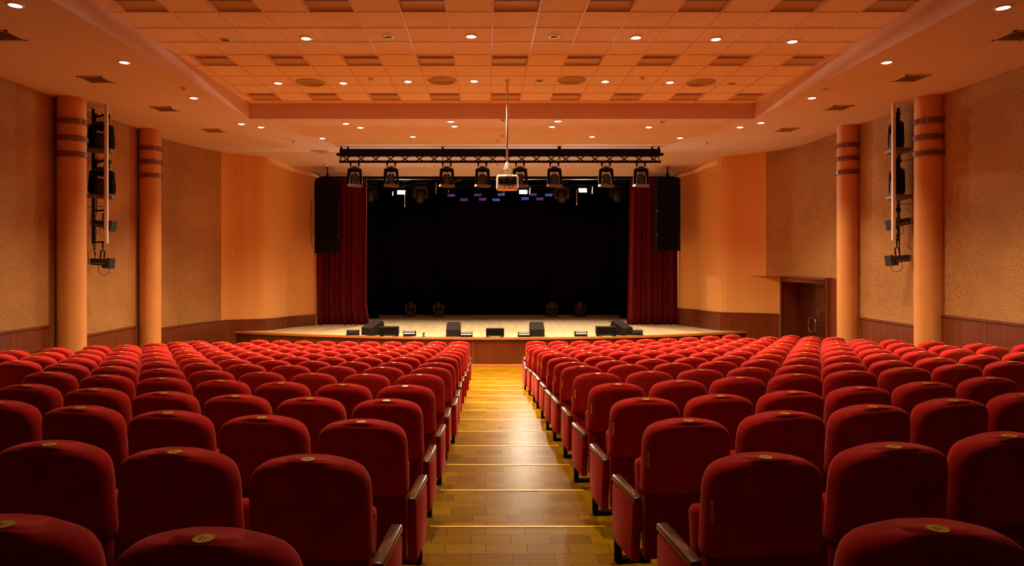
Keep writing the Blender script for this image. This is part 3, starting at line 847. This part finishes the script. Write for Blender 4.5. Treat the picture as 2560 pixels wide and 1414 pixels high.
for i, px in enumerate(hp):
    lab = 'black moving head light hanging from the lighting truss, %s from left' % ORD[i]
    loc = (tx(px), DT, zb-0.03)
    rz = (0.10, 0.08, 0.05, 0.05, 0, -0.06, -0.08, -0.1)[i]
    if ph is None: ph = make_hung_head(lab, HEADG); ph.location = loc; ph.rotation_euler = (0, 0, rz)
    else: dup(ph, loc, rz, lab)

# ------------------------------------------------------------------ projector on its pole
DP = 12.6*HC/3.43
pxp = lambda px, py: hmul(px, py, DP)
c = pxp(1268, 457); sc_ = DP/F
t = thing('projector', 'white ceiling projector with a dark glass front hanging on a long pole', 'projector', c)
b = MB(); W2, H2 = 27*sc_, 18.5*sc_
b.box((0, 0.0, 0), (2*W2, 0.36, 2*H2), None, 0.05, 4); body = b.build('casing', M['white'], t, angle=45)
b = MB(); b.box((0, -0.178, 0.022), (2*W2-0.07, 0.02, 2*H2-0.13), None, 0.03, 3); b.build('front_glass', M['lens'], t, angle=45)
MB().lathe([(0.075, -0.205), (0.085, -0.2), (0.085, -0.17)], (0.02, 0, 0.02), 24, 'y').build('lens', M['lens'], t, angle=40)
pt = HC-(HY-457)/F*DP
b = MB(); b.tube([(0, 0.02, 0.30), (0, 0.02, pt)], 0.021, 12); pole = b.build('pole', M['white'], t, smooth=True)
b = MB()
for k in range(9): b.lathe([(0.006, -0.006), (0.006, 0.002)], (0, -0.002, 0.42+0.11*k), 8, 'y')
b.build('bolt_hole', M['off'], pole)
b = MB(); b.lathe([(0.075, 0.27), (0.07, 0.30), (0.022, 0.42)], (0, 0.02, 0), 16); b.lathe([(0.03, 0.15), (0.03, 0.27)], (0, 0.02, 0), 12); b.box((0, 0.02, 0.155), (0.12, 0.12, 0.02)); b.build('mount', M['white'], t, angle=40)
MB().lathe([(0.05, pt-0.02), (0.05, pt)], (0, 0.02, 0), 16).build('ceiling_flange', M['white'], t)
loop = [(0.02+0.10*math.sin(2*PI*k/20), -0.22, 0.02-0.03-0.13*math.cos(2*PI*k/20)) for k in range(19)]
b = MB(); b.tube([(0.03, -0.06, 0.30), (0.10, -0.1, 0.24), (0.08, -0.2, 0.17)]+loop, 0.006, 6); b.build('cable', M['cable'], t, smooth=True)
b = MB(); b.tube([(-0.03, -0.03, 0.33), (-0.11, -0.06, 0.24), (-0.12, -0.1, 0.16)], 0.005, 6); b.build('cable', M['cable'], t, smooth=True)
b = MB(); b.tube([(0.03, -0.03, 0.33), (0.11, -0.04, 0.28), (0.10, -0.06, 0.18), (0.0, -0.1, 0.145)], 0.005, 6); b.build('cable', M['cable'], t, smooth=True)
b = MB(); b.tube([(-0.17, -0.20, 0.06), (-0.08, -0.21, 0.075), (-0.04, -0.215, 0.0), (-0.02, -0.22, -0.05)], 0.006, 6)
b.build('cable', M['cable'], t, smooth=True)

# ------------------------------------------------------------------ side lighting ladders
def make_spot(label, group, flip):
    """profile spot hanging below its origin, beam along +x (or -x)"""
    t = thing('profile_spot', label, 'stage light', group=group); f = flip
    b = MB()
    for y in (-0.075, 0.075): b.box((0, y, -0.13), (0.035, 0.008, 0.26))
    b.box((0, 0, -0.02), (0.035, 0.16, 0.02)); b.tube([(0, 0, -0.02), (0, 0, 0.05)], 0.018, 8)
    b.build('yoke', M['fixture'], t)
    b = MB(); b.box((f*-0.04, 0, -0.27), (0.40, 0.15, 0.155), None, 0.02); b.box((f*-0.20, 0, -0.27), (0.10, 0.125, 0.135), None, 0.015)
    body = b.build('body', M['fixture'], t)
    MB().box((f*-0.05, -0.078, -0.305), (0.30, 0.006, 0.016)).build('silver_strip', M['silver'], body)
    b = MB(); b.box((f*0.20, 0, -0.285), (0.075, 0.25, 0.25), (0, f*0.05, 0), 0.006); b.box((f*0.12, 0, -0.375), (0.13, 0.2, 0.06)); b.build('colour_frame', M['fixture'], t)
    b = MB(); b.tube([(f*-0.25, -0.04, -0.33), (f*-0.29, -0.04, -0.32), (f*-0.29, -0.04, -0.22), (f*-0.25, -0.04, -0.21)], 0.008, 6); b.build('handle', M['fixture'], t)
    b = MB(); b.tube([(f*0.20, -0.03, -0.41)]+[(f*(0.08+0.13*math.cos(a)), -0.05, -0.46-0.10*math.sin(a)) for a in [PI*k/8 for k in range(9)]]+[(f*-0.05, -0.05, -0.34)], 0.006, 6); b.build('cable', M['cable'], t, smooth=True)
    b = MB(); b.tube([(f*-0.25, 0, -0.27), (f*-0.33, 0.02, -0.24), (f*-0.38, 0.06, -0.10), (f*-0.25, 0.05, 0.05)], 0.006, 6)
    b.build('cable', M['cable'], t, smooth=True)
    return t
def ladder(side, front, fbot, rear, bars, heads, hrz, spots):
    f = 1 if side == 'left' else -1
    pf = on_soffit(*front); pr = on_soffit(*rear)
    zb_ = CZ+(HY-fbot)/F*pf.y
    t = thing('lighting_ladder', 'cream pipe ladder for stage lights hung beside the nearer %s column' % side, 'lighting ladder', (pf.x, pf.y, zb_))
    B = Vector((pf.x, pf.y, zb_)); q = lambda v: Vector(v)-B
    MB().box(q((pf.x, pf.y, (zb_+ZS)/2)), (0.058, 0.058, ZS-zb_)).build('front_pipe', M['pipe'], t)
    MB().tube([q((pr.x, pr.y, ZS)), q((pr.x, pr.y, zb_))], 0.03, 8).build('rear_pipe', M['black'], t, smooth=True)
    for py in bars:
        z = CZ+(HY-py)/F*pf.y
        MB().tube([q((pf.x, pf.y, z)), q((pr.x, pr.y, z))], 0.014, 8).build('crossbar', M['pipe'], t, smooth=True)
        MB().tube([q((pr.x, pr.y, z)), q((wx(WL if side == 'left' else WR, pr.y)+f*0.002, pr.y-0.03, z))], 0.010, 8).build('wall_stay', M['pipe'], t, smooth=True)
    rnd = random.Random(3 if f > 0 else 5)
    for k in range(6):
        b = MB()
        x = pr.x+f*0.05+rnd.uniform(-0.03, 0.03); y = pr.y-0.05
        pts = [q((x+rnd.uniform(-0.03, 0.03), y+rnd.uniform(-0.04, 0.03), z)) for z in np.linspace(zb_-0.15+rnd.uniform(-0.2, 0.3), ZS-0.25-0.3*k, 9)]
        b.tube(pts, 0.007, 5); b.build('cable', M['cable'], t, smooth=True)
    dm = (pf.y+pr.y)/2
    for i, (px, py) in enumerate(heads):
        h = make_hung_head('large black moving head, %s on the %s lighting ladder' % (('uppermost', 'second from top')[i], side), 'moving heads on the side ladders')
        h.location = hmul(px, py, dm); h.rotation_euler = (0, 0, hrz); h.scale = (1.13, 1.13, 1.13)
        k = MB().box((-0.02, -0.10, -0.605), (0.012, 0.006, 0.012)).build('indicator', M['red_led'], h)
        mm = MB(); p0 = hmul(px, py, dm)
        mm.tube([Vector((pf.x, pf.y, p0.z+0.0))-B, Vector((pr.x, pr.y, p0.z+0.0))-B], 0.022, 8); mm.build('lamp_bar', M['black'], t, smooth=True)
    for i, (px, py, tilt) in enumerate(spots):
        s = make_spot('black profile spot with square colour frame, %s on the %s lighting ladder' % (('upper of two', 'lowest')[i], side), 'profile spots on the side ladders', f)
        s.location = hmul(px, py, dm); s.rotation_euler = (0, tilt, 0); s.scale = (0.9, 0.9, 0.9)
        if i == 0:
            p0 = hmul(px, py, dm); mm = MB(); mm.tube([Vector((pf.x, pf.y, p0.z+0.05))-B, Vector((pr.x, pr.y, p0.z+0.05))-B], 0.018, 8); mm.build('lamp_bar', M['black'], t, smooth=True)
        else:
            p0 = hmul(px, py, dm); mm = MB(); mm.tube([Vector((p0.x, p0.y, p0.z+0.05))-B, Vector((p0.x, p0.y, zb_+0.02))-B], 0.014, 8)
            mm.tube([Vector((pf.x, pf.y, zb_+0.03))-B, Vector((pr.x, pr.y, zb_+0.03))-B], 0.016, 8); mm.build('lamp_bar', M['black'], t, smooth=True)
ladder('left', (266, 262), 608, (233, 272), (396, 514), [(253, 290), (255, 404)], 0.12, [(264, 532, 0.14), (257, 626, 0.06)])
ladder('right', (2234, 258), 600, (2246, 270), (393, 505), [(2240, 289), (2242, 405)], 1.25, [(2241, 528, -0.18), (2242, 618, -0.10)])

# ------------------------------------------------------------------ drapes
def drape(name, label, x0, x1, y, z0, z1, amp, folds, mat, seed, flare=None, cat='curtain', group=None, ny=14):
    rnd = random.Random(seed); b = MB(); nx = int(folds*12); rows = []
    ph = [rnd.uniform(0, 6.28) for _ in range(4)]
    def off(u, v):
        a = 2*PI*folds*u
        return amp*(0.65*math.sin(a+0.8*math.sin(a*0.31+ph[0])+0.25*math.sin(3*v+ph[1]))+0.35*math.sin(a*0.47+ph[2]+0.5*v))*(0.55+0.45*v)
    for j in range(ny+1):
        v = j/ny; z = z1+(z0-z1)*v; r = []
        for i in range(nx+1):
            u = i/nx; x = x0+(x1-x0)*u
            if flare: x += flare(u, v)
            r.append((x, y+off(u, v), z))
        rows.append(r)
    back = [[(p[0], p[1]+0.012, p[2]) for p in r] for r in rows]
    V = b.grid(rows); W = b.grid(back)
    for A, B in ((0, 0),):
        for i in range(nx):
            b.bm.faces.new((V[0][i], V[0][i+1], W[0][i+1], W[0][i])); b.bm.faces.new((V[-1][i], W[-1][i], W[-1][i+1], V[-1][i+1]))
        for j in range(ny):
            b.bm.faces.new((V[j][0], W[j][0], W[j+1][0], V[j+1][0])); b.bm.faces.new((V[j][-1], V[j+1][-1], W[j+1][-1], W[j][-1]))
    o = b.build(name, mat, smooth=True)
    return tag(o, label, cat, group)
YC = 21.95
cx = lambda px: (px-VX)/F*YC
drape('stage_curtain', 'crimson velvet stage curtain gathered at the left side of the stage', cx(791), cx(917), YC, ZST+0.015, soffit_z(22.4)-0.1, 0.13, 9, M['velvet'], 3,
      lambda u, v: 0.10*u*max(0, v-0.85)/0.15, group='crimson main curtains')
drape('stage_curtain', 'crimson velvet stage curtain gathered at the right side of the stage', cx(1577), cx(1695), YC, ZST+0.015, soffit_z(22.4)-0.1, 0.13, 9, M['velvet'], 8,
      lambda u, v: -0.10*(1-u)*v, group='crimson main curtains')
drape('backdrop_curtain', 'plain black backdrop curtain across the rear of the stage', -7.5, 8.5, 26.1, ZST+0.01, CZ+(HY-503)/F*26.1, 0.05, 40, M['blackcloth'], 5, ny=4)
drape('side_drape', 'black masking drape on the left side of the stage', -5.6, -3.95, 24.6, ZST+0.01, 5.5, 0.06, 7, M['blackcloth'], 6, ny=4, group='black masking drapes')
drape('side_drape', 'black masking drape on the right side of the stage', 4.95, 6.4, 24.6, ZST+0.01, 5.5, 0.06, 7, M['blackcloth'], 7, ny=4, group='black masking drapes')
DS = 25.75
p0 = hmul(1100, 505, DS); p1 = hmul(1368, 716, DS)
b = MB(); b.box(((p0.x+p1.x)/2, DS, (p0.z+p1.z)/2), (p1.x-p0.x, 0.04, p0.z-p1.z)); tag(b.build('stage_screen', M['blackwall']), 'dark blank screen hanging before the black backdrop', 'screen')

# ------------------------------------------------------------------ loudspeaker columns
def line_array(px0, px1, py0, py1, d, side):
    a = hmul(px0, py0, d); c = hmul(px1, py1, d); wd = c.x-a.x; h = a.z-c.z
    t = thing('loudspeaker_stack', 'tall black column of stacked loudspeakers hanging beside the %s curtain' % side, 'loudspeaker', ((a.x+c.x)/2, d, c.z), 0.06 if side == 'left' else -0.06, group='hanging loudspeaker columns')
    n = 9; hh = h/n
    for k in range(n):
        z = hh*(k+0.5)
        b = MB(); b.box((0, 0.12, z), (wd*0.99, 0.44, hh-0.012), None, 0.012)
        cb = b.build('cabinet', M['speaker'], t)
        b = MB(); b.box((0, -0.105, z), (wd*0.9, 0.02, hh-0.035)); b.build('grille', M['speaker'], cb)
        b = MB()
        for s in (-1, 1): b.box((s*wd*0.49, -0.07, z-hh/2), (0.02, 0.05, 0.05))
        b.build('rigging_link', M['silver'] if k in (2, 5) else M['black'], cb)
    b = MB(); b.box((0, 0.1, h+0.03), (wd*0.9, 0.4, 0.06)); b.tube([(0, 0.1, h), (0, 0.1, soffit_z(d)-c.z)], 0.02, 8); b.box((0, 0.1, h+0.15), (0.08, 0.08, 0.12)); b.build('flying_frame', M['black'], t)
line_array(788, 846, 452, 632, 21.2, 'left')
line_array(1642, 1699, 448, 627, 21.2, 'right')

# ------------------------------------------------------------------ rigging above the stage
def batten(y, z, x0, x1, r, label):
    t = thing('pipe_batten', label, 'rigging pipe', ((x0+x1)/2, y, z), group='black pipes over the stage')
    L = (x1-x0)/2
    MB().tube([(-L, 0, 0), (L, 0, 0)], r, 8).build('pipe', M['black'], t, smooth=True)
    b = MB(); rnd = random.Random(int(y*10))
    for k in range(5):
        x = -L+L*0.4*(k+0.5); b.tube([(x, 0, 0), (x+0.2, -0.03, -0.10), (x+0.45, -0.02, -0.02), (x+0.6, 0, 0.0)], 0.008, 5)
    b.build('cable', M['cord'] if y < 23.5 else M['cable'], t)
    b = MB()
    for k in range(5): b.tube([(-L+L*0.5*k, 0, 0), (-L+L*0.5*k, 0, 2.4)], 0.008, 5)
    b.build('hanging_wire', M['black'], t)
zp = lambda py, d: CZ+(HY-py)/F*d
batten(23.0, zp(447, 23.0), -3.9, 4.9, 0.035, 'long black pipe just behind the top edge of the stage opening')
batten(23.9, zp(463, 23.9), -4.2, 5.2, 0.04, 'long black pipe carrying the stage floodlights')
batten(24.9, zp(470, 24.9), -4.2, 5.2, 0.035, 'rear black pipe high above the stage')
# the three burning floods
FL = [(1003, 479), (1308, 478), (1457, 474)]
for i, (px, py) in enumerate(FL):
    d = 23.8; p = hmul(px, py, d)
    t = thing('floodlight', 'burning white stage floodlight, %s of three under the stage pipes' % ('left', 'middle', 'right')[i], 'stage light', p, group='burning stage floods')
    b = MB(); b.box((0, 0.07, 0), (0.34, 0.10, 0.20), (-0.35, 0, 0), 0.01)
    b.build('housing', M['fixture'], t)
    b = MB(); b.box((0, 0.012, -0.02), (0.27, 0.012, 0.14), (-0.35, 0, 0)); b.build('lamp_face', M['flood'], t)
    b = MB()
    for s in (-1, 1): b.box((s*0.18, 0.08, 0.09), (0.012, 0.03, 0.20))
    b.box((0, 0.08, 0.19), (0.37, 0.03, 0.012)); b.build('yoke', M['black'], t)
    if i != 1:
        b = MB(); x = (0.13, -0.22)[i//2]; b.tube([(x, 0.0, 0.0), (x, 0.0, -0.50)], 0.007, 6); b.lathe([(0.001, -0.56), (0.02, -0.53), (0.012, -0.49)], (x, 0, 0), 8)
        b.build('pull_cord', M['cord'], t)
    l = bpy.data.lights.get('flood')
    if l is None:
        l = bpy.data.lights.new('flood', 'AREA'); l.shape = 'RECTANGLE'; l.size = 0.27; l.size_y = 0.14; l.energy = FLOOD_W; l.color = FLOOD_RGB; l.spread = math.radians(140)
    o = bpy.data.objects.new('flood_light', l); COL.objects.link(o); o.parent = t
    o.location = (0, -0.02, -0.03); o.rotation_euler = (-(PI/2-0.48), 0, 0)
# LED fixtures glowing blue, hanging in the dark above the backdrop
leds = [(1128, 488, 0, 'led_violet'), (1160, 499, 0.1, 'led_violet'), (1195, 487, 0.2, 'led_violet'), (1207, 498, 0.1, 'led_violet'), (1240, 499, -0.1, 'led_blue'),
        (1253, 486, 0, 'led_blue'), (1313, 496, 0, 'led_blue'), (1333, 486, 0.1, 'led_violet'), (1350, 497, 0, 'led_violet'), (1372, 487, -0.1, 'led_blue')]
for i, (px, py, rz, mt) in enumerate(leds):
    d = 25.2; p = hmul(px, py, d)
    t = thing('led_panel', '%s glowing square LED lamp in the dark above the backdrop, %s from left' % ('blue' if mt == 'led_blue' else 'violet', ORD[i]), 'stage light', p, rz, group='glowing LED lamps over the stage')
    MB().box((0, 0.05, 0.02), (0.30, 0.22, 0.03), (-0.42, 0, 0)).build('housing', M['fixture'], t)
    MB().box((0, 0.0427, 0.0036), (0.27, 0.19, 0.006), (-0.42, 0, 0)).build('lamp_face', M[mt], t)
    MB().tube([(0, 0.06, 0.03), (0, 0.06, 0.35)], 0.012, 6).build('bracket', M['black'], t)
for i, (px, py) in enumerate([(1086, 482), (1252, 500)]):
    pass
# hanging cords and rods with pale ends
for i, (px, a, c_, d) in enumerate([(981, 478, 488, 23.6), (1090, 456, 484, 23.6), (1121, 474, 480, 23.6), (1259, 473, 484, 24.0), (1325, 468, 484, 23.6), (1481, 466, 484, 23.6)]):
    p = hmul(px, (a+c_)/2, d); h = (c_-a)/F*d
    tag(MB().tube([(p.x, p.y, p.z-h/2), (p.x+0.01, p.y, p.z+h/2)], [0.022, 0.012], 8).build('safety_cord', M['cord']),
        'pale dangling cord end under the stage pipes, %s from left' % ORD[i], 'cord', 'pale cord ends over the stage')

# ------------------------------------------------------------------ moving heads on yokes (stage floor, and hung over the stage)
def make_floor_head(label, group):
    t = thing('moving_head', label, 'stage light', group=group)
    b = MB(); b.box((0, 0, 0.065), (0.40, 0.36, 0.11), None, 0.02); b.box((0, 0, 0.14), (0.30, 0.28, 0.06), None, 0.02); b.build('base', M['fixture_brown'], t)
    o_ = [(-0.21, 0.42), (-0.215, 0.24), (-0.19, 0.175), (-0.12, 0.155), (0.12, 0.155), (0.19, 0.175), (0.215, 0.24), (0.21, 0.42), (0.19, 0.455), (0.15, 0.455), (0.145, 0.25), (0.11, 0.215), (-0.11, 0.215), (-0.145, 0.25), (-0.15, 0.455), (-0.19, 0.455)]
    b = MB(); b.prism(o_, 'y', -0.075, 0.075); b.build('yoke', M['fixture_brown'], t)
    b = MB(); b.lathe([(0.05, 0.21), (0.11, 0.23), (0.135, 0.30), (0.138, 0.42), (0.12, 0.50), (0.085, 0.555), (0.03, 0.58), (0.001, 0.583)], seg=28); b.build('head', M['fixture_brown'], t, smooth=True)
    b = MB()
    for s in (-1, 1): b.lathe([(0.04, 0.125*s), (0.04, 0.165*s)], (0, -0.0, 0.40), 14, 'x'); b.box((s*0.172, -0.078, 0.385), (0.012, 0.006, 0.07))
    b.build('pivot', M['silver'], t)
    b = MB(); b.tube([(0.19, -0.05, 0.10), (0.27, -0.08, 0.05), (0.32, -0.10, 0.012), (0.42, -0.12, 0.008)], 0.008, 6); b.build('cable', M['cord'], t)
    return t
fh = None
for i, px in enumerate((1027, 1096, 1379, 1450)):
    lab = 'black moving head standing on the stage before the backdrop, %s from left' % ORD[i]
    loc = ((px-VX)/F*25.35, 25.35, ZST)
    if fh is None: fh = make_floor_head(lab, 'moving heads standing at the back of the stage'); fh.location = loc
    else: dup(fh, loc, 0.1*i, lab)
for i, (px, py, rz) in enumerate([(1050, 455, 0.4), (1405, 455, -0.3), (1543, 452, 0.3), (925, 452, -0.2)]):
    c = dup(fh, hmul(px, py, 24.45), 0, 'dark moving head hung upside down over the stage, %s' % ('left of centre', 'right of centre', 'at far right', 'at far left')[i], 'moving heads hung over the stage', skip=('cable',))
    c.rotation_euler = (PI, 0, rz); c.scale = (1.35, 1.35, 1.35)

# ------------------------------------------------------------------ things along the stage edge
def edge_d(px, back=0.28): 
    x = (px-VX)/F*18.7
    return fascia_y(x)+back
def wedge(px, wpx, py_top, py_bot, label, rz=0.0, depth=0.5, back=0.42, slope=0.55):
    d = edge_d(px, back); x = (px-VX)/F*d; wd = wpx/F*d; h = (py_bot-py_top)/F*d*0.86
    t = thing('stage_monitor', label, 'loudspeaker', (x, d, ZST+0.002), rz, group='wedge monitors along the stage edge')
    pr = [(-depth/2, 0.0), (-depth/2, h*0.54), (depth*0.26, h), (depth*0.33, h*0.96), (depth/2, 0.12), (depth/2, 0.0)]
    b = MB(); b.prism(pr, 'x', -wd/2, wd/2)
    bmesh.ops.bevel(b.bm, geom=list(b.bm.edges), offset=0.005, segments=1, profile=0.5, affect='EDGES')
    b.build('cabinet', M['monitor'], t)
    b = MB(); a = math.atan2(h-0.12, -0.20*depth)
    b.box((0, depth*0.40+0.012, (h+0.12)/2), (wd*0.86, 0.02, h*0.72), (0.30, 0, 0)); b.build('grille', M['speaker'], t)
    return t
wedge(934, 40, 798, 838, 'large dark wedge monitor angled on the stage edge below left curtain', -0.75, 0.52)
wedge(1134, 35, 802, 839, 'dark wedge monitor on the stage edge left of the centre panel', 0.0, 0.5)
wedge(1342, 35, 800, 838, 'dark wedge monitor on the stage edge right of the centre panel', 0.0, 0.5)
wedge(1552, 38, 794, 833, 'large dark wedge monitor angled on the stage edge below right curtain', 0.75, 0.52)
def flat_box(px, x0, x1, y0, y1, label, rz=0.0, dep=0.30, back=0.22, strip=True):
    d = edge_d(px, back); x = ((x0+x1)/2-VX)/F*d; wd = (x1-x0)/F*d; h = (y1-y0)/F*d*0.95
    t = thing('monitor_speaker', label, 'loudspeaker', (x, d, ZST+0.004), rz, group='low box speakers along the stage edge')
    b = MB(); b.box((0, 0, h/2+0.02), (wd, dep, h-0.02), (0.0, 0, 0), 0.015); b.build('cabinet', M['monitor'], t)
    b = MB(); b.box((0, -dep/2-0.008, h/2+0.02), (wd*0.93, 0.016, h*0.84)); b.build('grille', M['speaker'], t)
    for s in (-1, 1): MB().box((s*wd*0.42, 0, 0.01), (0.05, dep*0.8, 0.025)).build('rubber_foot', M['black'], t)
    if strip:
        tag(MB().box((x-rz*0.1, d-dep/2-0.05, ZST+0.0055), (wd*0.45, 0.03, 0.010), (0, 0, rz)).build('marking_tape', M['paper']),
            'white tape strip on the stage edge before the %s' % ('left low box speaker' if px < 1100 else 'centre low box speaker' if px < 1400 else 'right low box speaker'), 'tape', 'white tape strips on the stage edge')
flat_box(973, 949, 997, 815, 838, 'black low box speaker beside the left angled wedge monitor', 0.05)
flat_box(1237, 1215, 1260, 817, 838, 'black low box speaker alone at the centre of the stage edge', 0.0, 0.22)
flat_box(1515, 1490, 1540, 811, 834, 'black low box speaker beside the right angled wedge monitor', -0.05)
def led_bar(px, x0, x1, y0, y1, label, mat, rz=0.0, back=0.2):
    d = edge_d(px, back); x = ((x0+x1)/2-VX)/F*d; wd = (x1-x0)/F*d; h = (y1-y0)/F*d
    t = thing('floor_light', label, 'stage light', (x, d, ZST+0.002), rz, group='low floor lights along the stage edge')
    pr = [(-0.10, 0.0), (-0.10, h*0.45), (-0.06, h*0.85), (0.0, h), (0.10, h), (0.10, 0.0)]
    b = MB(); b.prism(pr, 'x', -wd/2, wd/2); b.build('housing', M['monitor'], t)
    if mat is M['silver']:
        for yy, zz, a in ((-0.088, h*0.60, -0.55), (-0.035, h*0.935, -1.1)): tag(MB().box((0, yy, zz), (wd*0.96, 0.006, 0.030), (a, 0, 0)).build('trim_strip', mat, t), 'silver strip')
    for s in (-1, 1): MB().box((s*(wd/2+0.006), 0, h/2), (0.012, 0.22, h*1.02)).build('end_cap', M['black'], t)
    b = MB(); b.box((0, -0.104, h*0.22), (wd*0.92, 0.008, h*0.36)); b.build('lens_strip', M['lens'], t)
    return t
led_bar(882, 868, 897, 827, 839, 'small black floor light at far left of the stage edge', M['monitor'], 0.15)
led_bar(1024, 1010, 1038, 825, 838, 'silver floor light right of the left low box speaker', M['silver'])
led_bar(1166, 1152, 1180, 827, 838, 'silver floor light touching right side of the left centre wedge', M['silver'])
led_bar(1310, 1296, 1324, 827, 838, 'silver floor light touching left side of the right centre wedge', M['silver'])
led_bar(1452, 1438, 1466, 824, 836, 'silver floor light between right centre wedge and right box speaker', M['silver'])
led_bar(1591, 1578, 1605, 820, 832, 'small black floor light at far right of the stage edge', M['monitor'], -0.15)
d = edge_d(1058, 0.2); x = (1059-VX)/F*d
t = thing('microphone_clip', 'tiny black microphone clip on the stage edge by the silver floor light', 'microphone', (x, d, ZST+0.002))
MB().lathe([(0.05, 0.0), (0.045, 0.012), (0.012, 0.02), (0.012, 0.04)], seg=14).build('base', M['black'], t, angle=40)
MB().tube([(0, 0, 0.04), (0.0, -0.01, 0.07), (0.04, -0.02, 0.075), (-0.03, 0.0, 0.085)], 0.016, 8).build('clip', M['black'], t, smooth=True)
x2 = (1042-VX)/F*d
tag(MB().box((x2, d-0.05, ZST+0.007), (0.24, 0.05, 0.006)).build('marking_tape', M['paper']), 'white tape strip on the stage edge beside the microphone clip', 'tape', 'white tape strips on the stage edge')
# thin cable loops on the plaster beside the left loudspeaker column
b = MB()
pts = [(778, 500), (775, 520), (778, 540), (774, 560), (779, 575), (776, 600), (781, 622)]
P3 = []
for px, py in pts:
    y = 21.45
    for _ in range(6): y = wx(WL, y)*F/(px-VX)*0.35+y*0.65 if px != VX else y
    P3.append(Vector((wx(WL, y)+0.03, y, CZ+(HY-py)/F*y)))
b.tube(P3, 0.008, 5); tag(b.build('wall_cable', M['cable'], smooth=True), 'thin dark cable down the plaster wall beside left loudspeaker column', 'cable')
